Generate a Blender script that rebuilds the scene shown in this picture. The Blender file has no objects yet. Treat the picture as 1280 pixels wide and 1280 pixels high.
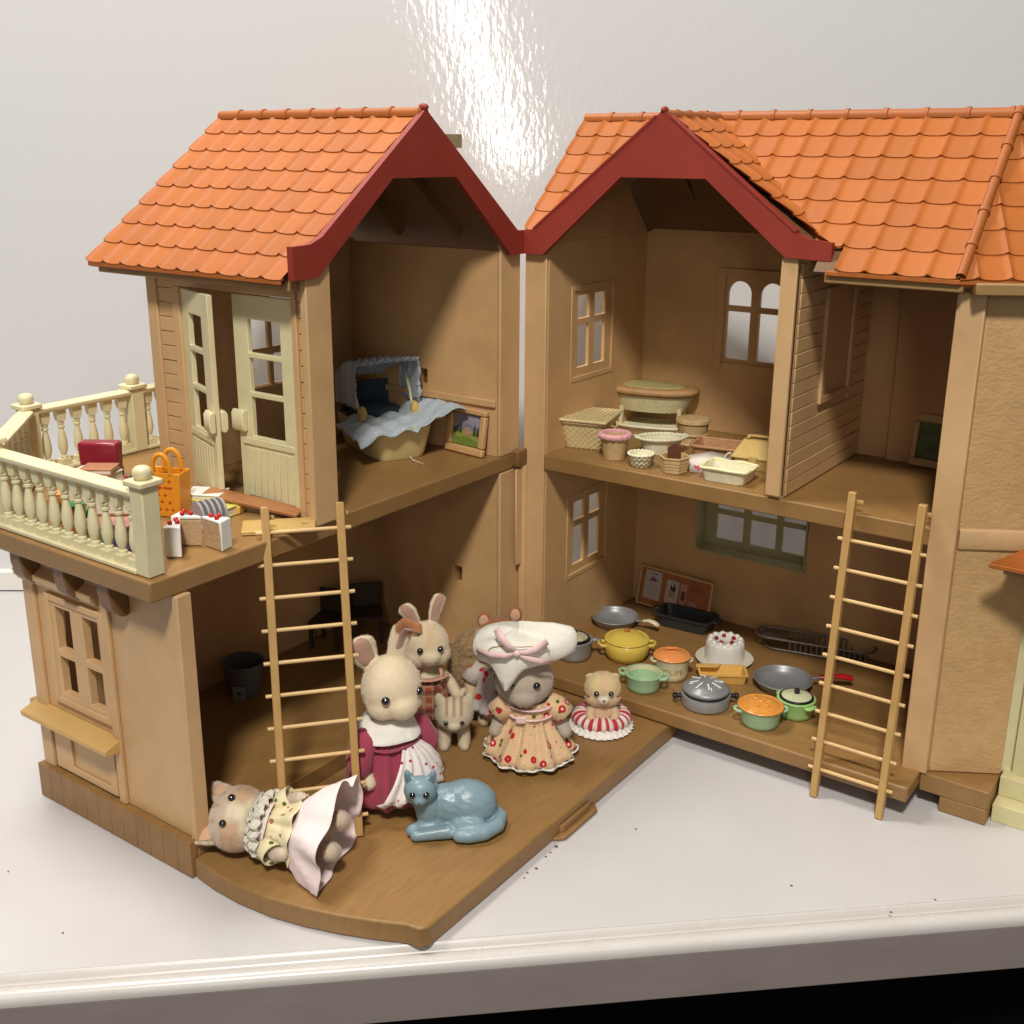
import bpy, bmesh, math, random
from mathutils import Vector, Matrix, Euler, noise as mnoise
from math import sin, cos, pi, radians, sqrt, atan2
random.seed(7)
sc = bpy.context.scene
col = sc.collection
# ------------------------------------------------------------------ camera
F = Vector((-.5560, .7795, -.2884)); U = Vector((-.1725, .2312, .9575)); R = Vector((.8131, .5822, .0059))
F.normalize(); R = (R - F * R.dot(F)).normalized(); U = R.cross(F).normalized()
cam = bpy.data.cameras.new('camera'); camo = bpy.data.objects.new('camera', cam); col.objects.link(camo)
camo.matrix_world = Matrix(((R.x, U.x, -F.x, 3.6578), (R.y, U.y, -F.y, -5.2313), (R.z, U.z, -F.z, 3.153), (0, 0, 0, 1)))
cam.sensor_width = 36; cam.lens = 39.37; cam.shift_x = .0015; cam.shift_y = -.02466
cam.clip_start = .05; cam.clip_end = 200
sc.camera = camo
# ------------------------------------------------------------------ world: dim bounce of the room
w = bpy.data.worlds.new('World'); sc.world = w; w.use_nodes = True
bg = w.node_tree.nodes['Background']; bg.inputs[0].default_value = (.97, .97, 1.0, 1); bg.inputs[1].default_value = .14
# ------------------------------------------------------------------ lamps (ceiling lights of the room)
def area(name, loc, target, size, power, color, sy=None):
    l = bpy.data.lights.new(name, 'AREA'); l.energy = power; l.color = color
    l.shape = 'RECTANGLE' if sy else 'DISK'; l.size = size
    if sy: l.size_y = sy
    o = bpy.data.objects.new(name, l); col.objects.link(o); o.location = loc
    o.rotation_euler = (Vector(target) - Vector(loc)).to_track_quat('-Z', 'Y').to_euler()
    return o
area('ceiling_lamp', (5.6, -9.4, 13.5), (.6, -.8, 1), 2.0, 2050, (1, .955, .885))
area('ceiling_lamp', (-3.2, -2.2, 11.5), (-.6, -.2, 1), 2.6, 800, (1, .955, .89))
# tall strip light standing far behind the camera; its reflection is the streak on the glossy wall
P0, P1 = Vector((7.9, -14.7, 9.2)), Vector((9.85, -13.4, 2.7))
sl = bpy.data.lights.new('strip_light', 'AREA'); sl.shape = 'RECTANGLE'; sl.size = .62; sl.size_y = (P1 - P0).length; sl.energy = 230; sl.color = (1, .95, .88)
so = bpy.data.objects.new('strip_light', sl); col.objects.link(so); ay = (P1 - P0).normalized(); az = ((P0 + P1) / 2 - Vector((-1.2, 1, 3))); az = (az - ay * az.dot(ay)).normalized(); ax = ay.cross(az)
so.matrix_world = Matrix(((ax.x, ay.x, az.x, (P0.x + P1.x) / 2), (ax.y, ay.y, az.y, (P0.y + P1.y) / 2), (ax.z, ay.z, az.z, (P0.z + P1.z) / 2), (0, 0, 0, 1)))
sc.view_settings.view_transform = 'Standard'; sc.view_settings.look = 'None'
sc.view_settings.exposure = .04; sc.view_settings.gamma = 1
sc.cycles.max_bounces = 6; sc.cycles.diffuse_bounces = 3

# ------------------------------------------------------------------ materials
MATS = {}
def mat(name, c, rough=.5, var=.10, scale=6, bump=0, bscale=60, spec=.5, metal=0, sheen=0, stretch=None, attr=None, coat=0, dirt=0, trans=0):
    if name in MATS: return MATS[name]
    m = bpy.data.materials.new(name); m.use_nodes = True; nt = m.node_tree; N = nt.nodes; L = nt.links
    b = N['Principled BSDF']; b.inputs['Roughness'].default_value = rough; b.inputs['Metallic'].default_value = metal
    b.inputs['Specular IOR Level'].default_value = spec; b.inputs['Sheen Weight'].default_value = sheen; b.inputs['Sheen Roughness'].default_value = .5
    b.inputs['Coat Weight'].default_value = coat; b.inputs['Coat Roughness'].default_value = .12
    if trans: b.inputs['Transmission Weight'].default_value = trans
    tc = N.new('ShaderNodeTexCoord'); mp = N.new('ShaderNodeMapping'); L.new(tc.outputs['Object'], mp.inputs[0])
    if stretch: mp.inputs['Scale'].default_value = stretch
    n = N.new('ShaderNodeTexNoise'); n.inputs['Scale'].default_value = scale; n.inputs['Detail'].default_value = 6; n.inputs['Roughness'].default_value = .62
    L.new(mp.outputs[0], n.inputs['Vector'])
    mx = N.new('ShaderNodeMix'); mx.data_type = 'RGBA'; mx.blend_type = 'MULTIPLY'; mx.inputs[0].default_value = 1
    rp = N.new('ShaderNodeValToRGB'); rp.color_ramp.elements[0].position = .3; rp.color_ramp.elements[1].position = .72
    lo = 1 - var; hi = 1 + var * .6
    rp.color_ramp.elements[0].color = (lo, lo, lo * .98, 1); rp.color_ramp.elements[1].color = (hi, hi, hi, 1)
    L.new(n.outputs[0], rp.inputs[0]); L.new(rp.outputs[0], mx.inputs[7])
    if attr:
        at = N.new('ShaderNodeAttribute'); at.attribute_name = attr; L.new(at.outputs['Color'], mx.inputs[6])
    else:
        mx.inputs[6].default_value = (*c, 1)
    outc = mx.outputs[2]
    if 'plastic' in name and not attr:
        n3 = N.new('ShaderNodeTexNoise'); n3.inputs['Scale'].default_value = 1.7; n3.inputs['Detail'].default_value = 9; n3.inputs['Roughness'].default_value = .7; L.new(tc.outputs['Object'], n3.inputs['Vector'])
        r3 = N.new('ShaderNodeValToRGB'); r3.color_ramp.elements[0].position = .46; r3.color_ramp.elements[1].position = .78; r3.color_ramp.elements[0].color = (1, 1, 1, 1); r3.color_ramp.elements[1].color = (.80, .74, .66, 1)
        L.new(n3.outputs[0], r3.inputs[0]); m3 = N.new('ShaderNodeMix'); m3.data_type = 'RGBA'; m3.blend_type = 'MULTIPLY'; m3.inputs[0].default_value = .75
        L.new(outc, m3.inputs[6]); L.new(r3.outputs[0], m3.inputs[7]); outc = m3.outputs[2]
    if name.startswith('orange'):
        oi = N.new('ShaderNodeObjectInfo'); hs = N.new('ShaderNodeHueSaturation'); q1 = N.new('ShaderNodeMapRange'); q1.inputs[3].default_value = .93; q1.inputs[4].default_value = 1.06
        L.new(oi.outputs['Random'], q1.inputs[0]); L.new(q1.outputs[0], hs.inputs['Value']); L.new(outc, hs.inputs['Color']); outc = hs.outputs[0]
    L.new(outc, b.inputs['Base Color'])
    # uneven gloss
    mr = N.new('ShaderNodeMapRange'); mr.inputs[3].default_value = max(0, rough - .07); mr.inputs[4].default_value = min(1, rough + .1)
    L.new(n.outputs[0], mr.inputs[0]); L.new(mr.outputs[0], b.inputs['Roughness'])
    if bump:
        n2 = N.new('ShaderNodeTexNoise'); n2.inputs['Scale'].default_value = bscale; n2.inputs['Detail'].default_value = 3
        L.new(mp.outputs[0], n2.inputs['Vector'])
        bp = N.new('ShaderNodeBump'); bp.inputs['Strength'].default_value = bump; bp.inputs['Distance'].default_value = .01
        L.new(n2.outputs[0], bp.inputs['Height']); L.new(bp.outputs[0], b.inputs['Normal'])
    MATS[name] = m; return m

WALL = mat('wall_plastic', (.62, .395, .195), .42, .09, 3, .06, 90)
WALLIN = mat('wall_inner_plastic', (.60, .365, .165), .5, .10, 3, .05, 90)
STUCCO = mat('stucco_plastic', (.56, .35, .155), .6, .10, 14, .45, 42, stretch=(1, 1, 1.5))
FLOOR = mat('floor_plastic', (.300, .164, .055), .42, .14, 7, .10, 45, stretch=(1, 7, 1))
FLOORX = mat('floor_plastic_x', (.300, .164, .055), .42, .14, 7, .10, 45, stretch=(7, 1, 1))
PLINTH = mat('plinth_plastic', (.29, .155, .055), .45, .18, 8, .12, 50)
CREAM = mat('cream_plastic', (.74, .67, .42), .38, .07, 6, .03, 60)
DOORC = mat('door_plastic', (.72, .65, .39), .42, .07, 6, .04, 70)
TILE = mat('orange_plastic', (.41, .120, .022), .55, .09, 9, .06, 120, spec=.3)
TILE2 = mat('orange_ridge_plastic', (.37, .106, .020), .5, .07, 9, .05, 120)
RED = mat('dark_red_plastic', (.27, .028, .015), .6, .08, 6, .03, 80)
SOFFIT = mat('soffit_plastic', (.36, .215, .08), .5, .1, 5)
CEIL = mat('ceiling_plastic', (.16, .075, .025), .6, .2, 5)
SILL = mat('sill_plastic', (.60, .38, .13), .4, .07, 5)
WOODL = mat('ladder_rail_plastic', (.50, .30, .105), .35, .10, 10)
WOODR = mat('ladder_rung_plastic', (.70, .47, .215), .30, .06, 10)
BROWN = mat('bracket_plastic', (.20, .10, .035), .45, .1, 8)
CHIM = mat('chimney_plastic', (.33, .29, .16), .5, .1, 8)
BLACK = mat('black_gloss', (.006, .006, .007), .08, .02, 5, spec=.8, coat=1)

# ------------------------------------------------------------------ geometry collector
class G:
    def __init__(s, xf=None): s.v = []; s.f = []; s.xf = xf; s.cols = None
    def add(s, vs, fs):
        k = len(s.v); s.v += [Vector(p) for p in vs]; s.f += [tuple(i + k for i in f) for f in fs]; return s
    def box(s, x0, x1, y0, y1, z0, z1):
        return s.add([(x, y, z) for x in (x0, x1) for y in (y0, y1) for z in (z0, z1)],
                     [(0, 1, 3, 2), (4, 6, 7, 5), (0, 4, 5, 1), (2, 3, 7, 6), (0, 2, 6, 4), (1, 5, 7, 3)])
    def obox(s, c, ex, ey, ez, hx, hy, hz):
        c, ex, ey, ez = map(Vector, (c, ex, ey, ez)); P = []
        for a in (-1, 1):
            for b in (-1, 1):
                for d in (-1, 1): P.append(c + ex * hx * a + ey * hy * b + ez * hz * d)
        return s.add(P, [(0, 1, 3, 2), (4, 6, 7, 5), (0, 4, 5, 1), (2, 3, 7, 6), (0, 2, 6, 4), (1, 5, 7, 3)])
    def prism(s, poly, a, b, ax='z'):
        # poly in the other two axes; extruded from a to b on ax
        def pt(p, h): return {'z': (p[0], p[1], h), 'y': (p[0], h, p[1]), 'x': (h, p[0], p[1])}[ax]
        n = len(poly)
        return s.add([pt(p, a) for p in poly] + [pt(p, b) for p in poly],
                     [tuple(range(n))[::-1], tuple(range(n, 2 * n))] + [(i, (i + 1) % n, n + (i + 1) % n, n + i) for i in range(n)])
    def loft(s, rings, cap0=True, cap1=True, close=True):
        n = len(rings[0]); k = len(rings); vs = [p for r in rings for p in r]; fs = []
        for i in range(k - 1):
            for j in range(n if close else n - 1):
                a = i * n + j; b = i * n + (j + 1) % n
                fs.append((a, b, b + n, a + n))
        if cap0: fs.append(tuple(range(n))[::-1])
        if cap1: fs.append(tuple(range((k - 1) * n, k * n)))
        return s.add(vs, fs)
    def lathe(s, prof, n=32, c=(0, 0, 0), ex=1, ey=1, cap0=True, cap1=True, mod=None, shape=2):
        rings = []
        for k, (r, z) in enumerate(prof):
            rg = []
            for j in range(n):
                t = 2 * pi * j / n; cx, sx = cos(t), sin(t)
                if shape != 2:
                    q = (abs(cx) ** shape + abs(sx) ** shape) ** (-1 / shape)
                    cx *= q; sx *= q
                rr = r + (mod(t, z, k, j) if mod else 0)
                rg.append((c[0] + rr * cx * ex, c[1] + rr * sx * ey, c[2] + z))
            rings.append(rg)
        return s.loft(rings, cap0, cap1)
    def tube(s, pts, r, n=8, cap=True, flat=1):
        pts = [Vector(p) for p in pts]; rr = r if isinstance(r, (list, tuple)) else [r] * len(pts); rings = []
        t0 = (pts[1] - pts[0]).normalized(); up = Vector((0, 0, 1)) if abs(t0.z) < .9 else Vector((1, 0, 0))
        a = t0.cross(up).normalized(); prev = t0
        for i, p in enumerate(pts):
            t = (pts[min(i + 1, len(pts) - 1)] - pts[max(i - 1, 0)]).normalized()
            a = (a - t * a.dot(t)).normalized(); b = t.cross(a)
            rings.append([p + (a * cos(2 * pi * j / n) + b * sin(2 * pi * j / n) * flat) * rr[i] for j in range(n)])
        return s.loft(rings, cap, cap)
    def ell(s, c, r, n=16, m=10, rot=None):
        c = Vector(c); r = (r, r, r) if not isinstance(r, (list, tuple)) else r; M = Euler(rot).to_matrix() if rot else None
        vs = []; fs = []
        for i in range(1, m):
            ph = pi * i / m
            for j in range(n):
                t = 2 * pi * j / n; p = Vector((r[0] * sin(ph) * cos(t), r[1] * sin(ph) * sin(t), r[2] * cos(ph)))
                vs.append(c + (M @ p if M else p))
        a = Vector((0, 0, r[2])); vs.append(c + (M @ a if M else a)); vs.append(c - (M @ a if M else a)); T = len(vs) - 2
        for i in range(m - 2):
            for j in range(n): q = i * n + j; w_ = i * n + (j + 1) % n; fs.append((q, q + n, w_ + n, w_))
        for j in range(n): fs.append((T, j, (j + 1) % n)); fs.append((T + 1, (m - 2) * n + (j + 1) % n, (m - 2) * n + j))
        return s.add(vs, fs)
    def torus(s, c, Rr, r, n=28, m=8, ez=1, rot=None, ex=1, ey=1):
        M = Euler(rot).to_matrix() if rot else Matrix.Identity(3); rings = []
        for i in range(n):
            t = 2 * pi * i / n
            rings.append([Vector(c) + M @ Vector(((Rr + r * cos(2 * pi * j / m)) * cos(t) * ex, (Rr + r * cos(2 * pi * j / m)) * sin(t) * ey, r * ez * sin(2 * pi * j / m))) for j in range(m)])
        rings.append(rings[0]); return s.loft(rings, False, False)
    def wall(s, us, zs, filled, a, b, pt):
        # grid wall with openings: us, zs cut lines, filled(u, z) tells a cell is solid, thickness a..b, pt(u, t, z)
        nu, nz = len(us), len(zs); V = {}
        def vid(i, j, k):
            key = (i, j, k)
            if key not in V: V[key] = len(s.v); s.v.append(Vector(pt(us[i], (a, b)[k], zs[j])))
            return V[key]
        ok = lambda i, j: 0 <= i < nu - 1 and 0 <= j < nz - 1 and filled((us[i] + us[i + 1]) / 2, (zs[j] + zs[j + 1]) / 2)
        for i in range(nu - 1):
            for j in range(nz - 1):
                if not ok(i, j): continue
                for k in (0, 1): s.f.append((vid(i, j, k), vid(i + 1, j, k), vid(i + 1, j + 1, k), vid(i, j + 1, k)))
                for (di, dj, e) in ((-1, 0, ((i, j), (i, j + 1))), (1, 0, ((i + 1, j), (i + 1, j + 1))), (0, -1, ((i, j), (i + 1, j))), (0, 1, ((i, j + 1), (i + 1, j + 1)))):
                    if not ok(i + di, j + dj):
                        (p, q) = e; s.f.append((vid(*p, 0), vid(*q, 0), vid(*q, 1), vid(*p, 1)))
        return s
    def mesh(s, name, sharp=40, recalc=True):
        me = bpy.data.meshes.new(name)
        vs = [s.xf(p) for p in s.v] if s.xf else s.v
        me.from_pydata([tuple(p) for p in vs], [], s.f)
        if recalc:
            bm = bmesh.new(); bm.from_mesh(me); bmesh.ops.recalc_face_normals(bm, faces=bm.faces); bm.to_mesh(me); bm.free()
        me.polygons.foreach_set('use_smooth', [True] * len(me.polygons)); me.set_sharp_from_angle(angle=radians(sharp)); me.update()
        return me

def obj(name, g, m, parent=None, bevel=0, sharp=40, loc=None, rot=None, solid=0, recalc=True):
    me = g if isinstance(g, bpy.types.Mesh) else g.mesh(name, sharp, recalc)
    if m and not me.materials: me.materials.append(m)
    o = bpy.data.objects.new(name, me); col.objects.link(o)
    if parent: o.parent = parent
    if loc: o.location = loc
    if rot: o.rotation_euler = rot
    if solid:
        md = o.modifiers.new('solid', 'SOLIDIFY'); md.thickness = solid; md.offset = 0
    if bevel:
        md = o.modifiers.new('bevel', 'BEVEL'); md.width = bevel; md.segments = 2; md.limit_method = 'ANGLE'; md.angle_limit = radians(50)
        md.harden_normals = False
    return o
def tag(o, label=None, cat=None, group=None, kind=None):
    if label: o['label'] = label
    if cat: o['category'] = cat
    if group: o['group'] = group
    if kind: o['kind'] = kind
    return o
def thing(name, label, cat, loc=(0, 0, 0), rz=0, group=None):
    o = bpy.data.objects.new(name, None); col.objects.link(o); o.empty_display_size = .1
    o.location = loc; o.rotation_euler = (0, 0, rz); return tag(o, label, cat, group)
def paint(o, fn):
    me = o.data; at = me.color_attributes.new('Col', 'FLOAT_COLOR', 'POINT')
    buf = []
    for v in me.vertices: c = fn(v.co); buf += [c[0], c[1], c[2], 1]
    at.data.foreach_set('color', buf); return o
CZ = radians(35.6)      # yaw of the photographer's left-right direction
def LM(p): return Vector((-p[1], -p[0], p[2]))      # wing frame (along the opening, depth, up) -> left wing
def RM(p): return Vector(p)
# ================================================================== setting
wn = Vector((.585, -.811, 0)).normalized(); wt = Vector((.811, .585, 0)).normalized(); w0 = Vector((-3.87, -1.08, 0))
def wallpt(a, d, z): p = w0 + wt * a + wn * d; return (p.x, p.y, z)
mw = bpy.data.materials.new('glossy_wall_paint'); mw.use_nodes = True; nt = mw.node_tree; b = nt.nodes['Principled BSDF']
b.inputs['Base Color'].default_value = (.70, .70, .70, 1); b.inputs['Roughness'].default_value = .08; b.inputs['Specular IOR Level'].default_value = 1.0
tc = nt.nodes.new('ShaderNodeTexCoord'); mp = nt.nodes.new('ShaderNodeMapping'); mp.inputs['Rotation'].default_value = (0, 0, -atan2(wt.y, wt.x)); mp.inputs['Scale'].default_value = (1, 1, 1)
nt.links.new(tc.outputs['Object'], mp.inputs[0])
mp2 = nt.nodes.new('ShaderNodeMapping'); mp2.inputs['Scale'].default_value = (1, 1, .45); nt.links.new(mp.outputs[0], mp2.inputs[0])
n1 = nt.nodes.new('ShaderNodeTexNoise'); n1.inputs['Scale'].default_value = 26; n1.inputs['Detail'].default_value = 2.5; nt.links.new(mp2.outputs[0], n1.inputs['Vector'])
bp = nt.nodes.new('ShaderNodeBump'); bp.inputs['Strength'].default_value = 1; bp.inputs['Distance'].default_value = .0013
nt.links.new(n1.outputs[0], bp.inputs['Height']); nt.links.new(bp.outputs[0], b.inputs['Normal'])
g = G(); g.add([wallpt(-9, 0, -8), wallpt(14, 0, -8), wallpt(14, 0, 14), wallpt(-9, 0, 14), wallpt(-9, -.3, -8), wallpt(14, -.3, -8), wallpt(14, -.3, 14), wallpt(-9, -.3, 14)],
      [(0, 1, 2, 3), (4, 7, 6, 5), (0, 4, 5, 1), (1, 5, 6, 2), (2, 6, 7, 3), (3, 7, 4, 0)])
tag(obj('wall', g, mw), kind='structure')
SKIRT = mat('skirting_paint', (.80, .78, .73), .35, .03, 2)
g = G(); g.add([wallpt(-9, .0, .012), wallpt(14, .0, .012), wallpt(14, .0, .16), wallpt(-9, .0, .16), wallpt(-9, .05, .012), wallpt(14, .05, .012), wallpt(14, .05, .15), wallpt(-9, .05, .15)],
      [(0, 1, 2, 3), (4, 7, 6, 5), (0, 4, 5, 1), (1, 5, 6, 2), (2, 6, 7, 3), (3, 7, 4, 0)])
tag(obj('skirting', g, SKIRT), kind='structure')
# desk
DESK = mat('desk_laminate', (.57, .55, .55), .34, .06, 1.1, .02, 30)
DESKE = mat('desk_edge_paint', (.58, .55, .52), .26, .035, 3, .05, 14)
dd = Vector((.736, .677, 0)).normalized(); dn = Vector((dd.y, -dd.x, 0)); d0 = Vector((1.375, -2.0, 0))
desk = thing('desk', 'white laminate desk top with grooved front edge under the doll house', 'desk', (1.375, -2.0, 0), atan2(dd.y, dd.x))
g = G(); far = 9
prof = [(far, 0), (-.004, 0)]
g.prism([(9, -.0), (0, 0), (0, -.27), (9, -.27)][::-1], -9, 14, 'x')
obj('desk_top', g, DESK, desk)
g = G(); pr = [(0, -.002), (-.010, -.005), (-.018, -.028), (-.032, -.042), (-.046, -.040), (-.052, -.018), (-.07, -.010), (-.10, -.012), (-.118, -.024), (-.126, -.048), (-.126, -.060), (0, -.060)]
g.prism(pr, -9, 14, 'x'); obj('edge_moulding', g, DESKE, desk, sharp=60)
obj('edge_band', G().box(-9, 14, -.124, -.0, -.285, -.0605), mat('shaded_edge_band', (.30, .255, .235), .45, .10, 5, .05, 20, stretch=(.4, 1, 1)), desk, bevel=.006)  # lower edge face: shade from the steep light put into its darker colour
tag(obj('floor', G().box(-30, 30, -30, 30, -7.6, -7.5), mat('dark_carpet', (.003, .0025, .0025), .95, .3, 3, spec=0)), kind='structure')
# dark leather chair pushed against the desk, only its top seen below the edge
LEA = mat('brown_leather', (.016, .008, .006), .6, .3, 6, .6, 9, spec=.08)
ch = thing('armchair', 'dark brown leather chair in the shade below the desk edge', 'chair', (2.5, -1.9, -7.5), CZ - .2)
g = G(); rings = []
for k, (s_, z) in enumerate(((.9, 0), (1, .1), (1, 6.55), (.97, 6.7), (.88, 6.8), (.7, 6.84))):
    rings.append([((1.35 * s_ + .02 * sin(5 * t)) * math.copysign(abs(cos(t)) ** .35, cos(t)), .42 * s_ * math.copysign(abs(sin(t)) ** .4, sin(t)) + .02 * sin(7 * t + k), z + .04 * sin(3 * t)) for t in [2 * pi * j / 48 for j in range(48)]])
g.loft(rings); obj('backrest', g, LEA, ch)
obj('seat', G().box(-1.3, 1.3, -1.6, -.4, 3.2, 3.9), LEA, ch, bevel=.15)
for sx in (-1.1, 1.1):
    for sy in (-1.4, .1): obj('leg', G().box(sx - .07, sx + .07, sy - .07, sy + .07, 0, 3.2), LEA, ch)
# specks of dust on the desk
DUST = mat('dust_speck', (.10, .08, .06), .9)
g = G()
for (x, y, r) in ((1.185, -1.375, .011), (1.19, -1.43, .006), (1.19, -1.47, .006), (1.205, -1.57, .009), (1.19, -1.62, .006), (1.2, -1.66, .005), (1.42, -1.03, .006), (2.2, -1.0, .007), (2.75, -.72, .006),
                  (-.72, -3.0, .005), (-.15, -3.1, .006), (2.62, -.92, .007)):
    g.ell((x, y, .002), (r, r * .8, .003), 6, 4)
tag(obj('dust', g, DUST), kind='stuff')
obj('added_dark_panel', G().box(-9, 14, .30, .36, -7.45, -.286), mat('shade_panel_black', (.006, .004, .004), .7, .3, 4, spec=.1), desk)  # dark panel added so the space under the desk stays black
# ================================================================== tiles
TW, TL = .1406, .150
def tile_mesh(w_, l_, bulge=.006):
    g = G(); K = 13; prof = []
    for i in range(K):
        s = i / (K - 1); s = .5 - .5 * math.copysign(abs(1 - 2 * s) ** .62, 1 - 2 * s)
        h = .0125 * (math.exp(-(s / .085) ** 2) + math.exp(-((1 - s) / .085) ** 2)) - .003 * sin(pi * s)
        prof.append((s * w_, h, s))
    rows = []
    for (y, dz, lip) in ((0, .002, 0), (0, .0085, 0), (.5 * l_, .005, 0), (l_ * 1.06, .001, 0)):
        rows.append([(x, y - (bulge * sin(pi * s) if y == 0 else 0), h * (1 if y < l_ else .55) + dz + (-.006 if (y == 0 and dz == .002) else 0)) for x, h, s in prof])
    for r in range(3):
        pass
    n = K; vs = [p for r in rows for p in r]; fs = []
    for r in range(3):
        for i in range(K - 1): a = r * n + i; fs.append((a, a + 1, a + 1 + n, a + n))
    g.add(vs, fs); g.cols = None
    return g
def frame(O, eu, es, en):
    return Matrix(((eu.x, es.x, en.x, O.x), (eu.y, es.y, en.y, O.y), (eu.z, es.z, en.z, O.z), (0, 0, 0, 1)))
_tm = {}
def tile_field(parent, O, eu, es, nx, ny, w_, l_, clip=(), keep=None, x0=0, m=None):
    eu = Vector(eu).normalized(); es = Vector(es).normalized(); en = eu.cross(es).normalized(); O = Vector(O)
    key = (round(w_, 4), round(l_, 4))
    if key not in _tm:
        _tm[key] = tile_mesh(w_, l_).mesh('tile', 50, recalc=False); _tm[key].materials.append(m or TILE)
    base = _tm[key]
    for r in range(ny):
        for c in range(x0, nx):
            M = frame(O + eu * (c * w_) + es * (r * l_), eu, es, en); P = [M @ v.co for v in base.vertices]
            if keep and not keep(P): continue
            me = base; bad = False
            for (cp, cn) in clip:
                ds = [(p - Vector(cp)).dot(Vector(cn)) for p in P]
                if min(ds) > -.002: bad = True; break
                if max(ds) > .002:
                    bm = bmesh.new(); bm.from_mesh(me); Mi = M.inverted(); lp = Mi @ Vector(cp); ln = (Mi.to_3x3() @ Vector(cn)).normalized()
                    bmesh.ops.bisect_plane(bm, geom=bm.verts[:] + bm.edges[:] + bm.faces[:], plane_co=lp, plane_no=ln, clear_outer=True)
                    if not bm.faces: bad = True; bm.free(); break
                    me = bpy.data.meshes.new('tile'); bm.to_mesh(me); bm.free(); me.materials.append(m or TILE)
                    me.polygons.foreach_set('use_smooth', [True] * len(me.polygons)); me.set_sharp_from_angle(angle=radians(50))
            if bad: continue
            o = bpy.data.objects.new('tile', me); col.objects.link(o); o.parent = parent; o.matrix_local = M
def ridge_caps(parent, a, b, n, r=.027, tilt=None, ring=True, m=None):
    a, b = Vector(a), Vector(b); d = (b - a) / n; L = d.length; t = d.normalized()
    side = t.cross(Vector((0, 0, 1))).normalized(); up = side.cross(t).normalized()
    g = G(); K = 9
    def rg(y, rr): return [(rr * cos(pi * (-.12 + 1.24 * j / (K - 1))), y, rr * 1.15 * sin(pi * (-.12 + 1.24 * j / (K - 1)))) for j in range(K)]
    rings = [rg(0, r), rg(L * .84, r)] + ([rg(L * .845, r * 1.22), rg(L * .95, r * 1.22), rg(L * .955, r)] if ring else []) + [rg(L, r)]
    g.loft(rings, False, False, close=False); me = g.mesh('ridge_tile', 40, recalc=False); me.materials.append(m or TILE2)
    for i in range(n):
        o = bpy.data.objects.new('ridge_tile', me); col.objects.link(o); o.parent = parent; o.matrix_local = frame(a + d * i, side, t, up)
def gable(parent, xf, v0, v1, right):
    P = [(.012, 2.60), (.012, 2.725), (.10, 2.735), (.835, 3.315), (.87, 3.35), (.905, 3.315), (1.60, 2.785), (1.675, 2.755), (1.785, 2.745), (1.785, 2.60 if not right else 2.66),
         (1.64 if not right else 1.56, 2.60 if not right else 2.665), (1.12, 3.02), (.64, 3.02), (.16, 2.60)]
    if not right: P = [(u, z - (.006 if k in (2, 3, 4, 5, 6, 7) else 0)) for k, (u, z) in enumerate(P)]
    g = G(xf); n = len(P)
    pts = [(u, v, z) for v in (v0, v1) for (u, z) in P]
    # quads between outer and inner outline
    out = [0, 1, 2, 3, 4, 5, 6, 7, 8, 9]; quads = [(0, 1, 13), (1, 2, 13), (2, 3, 12, 13), (3, 4, 12), (4, 11, 12), (4, 5, 11), (5, 6, 10, 11), (6, 7, 10), (7, 8, 9), (7, 9, 10)]
    fs = [q for q in quads] + [tuple(i + n for i in q)[::-1] for q in quads] + [(i, (i + 1) % n, n + (i + 1) % n, n + i) for i in range(n)]
    g.add(pts, fs); o = obj('gable_board', g, RED, parent, sharp=30)
    g = G(xf)   # thin raised lip that caps the board
    for (a, b) in (((2, 3), (5, 6)) if right else ()):
        pa, pb = P[a], P[b]; d = Vector((pb[0] - pa[0], 0, pb[1] - pa[1])).normalized(); nn = Vector((-d.z, 0, d.x)); nn = nn if nn.z > 0 else -nn
        c = Vector(((pa[0] + pb[0]) / 2, (v0 + v1) / 2 + .002, (pa[1] + pb[1]) / 2)); L = sqrt((pb[0] - pa[0]) ** 2 + (pb[1] - pa[1]) ** 2) / 2
        g.obox(c + nn * .004, d, (0, 1, 0), nn, L, abs(v1 - v0) / 2 + .006, .005)
    g.ell((.87, (v0 + v1) / 2, 3.345), (.018, .03, .018), 12, 8)
    obj('lip', g, RED, o)
    return o
def window4(parent, xf, c, w_, h_, t0, t1, cuts_u, cuts_z, fr, name='window', m=WALLIN, sill=False, proud=.012, lab=None):
    """rectangular window in a wall: c = fn(a, t, z); cuts_u / cuts_z = pane spans"""
    o = None
    us = sorted({w_[0], w_[1], *[x for s_ in cuts_u for x in s_]}); zs = sorted({h_[0], h_[1], *[x for s_ in cuts_z for x in s_]})
    g = G(xf); g.wall(us, zs, lambda u, z: not (any(a < u < b for a, b in cuts_u) and any(a < z < b for a, b in cuts_z)), t0, t1, c)
    o = obj(name, g, m, parent, bevel=.004)
    g = G(xf); e = proud; a0, a1 = w_; z0, z1 = h_
    for (ua, ub, za, zb) in ((a0 - .02, a0 + .012, z0 - .02, z1 + .02), (a1 - .012, a1 + .02, z0 - .02, z1 + .02), (a0 + .012, a1 - .012, z0 - .02, z0 + .012), (a0 + .012, a1 - .012, z1 - .012, z1 + .02)):
        g.wall([ua, ub], [za, zb], lambda u, z: True, t0 - e, t1 + e, c)
    obj('frame', g, m, o, bevel=.004)
    return o
# ================================================================== LEFT WING
left = thing('dollhouse_wing', 'left wing of the doll house with balcony, open double doors and pulled-out ground floor', 'dollhouse', (0, 0, 0))
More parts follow.
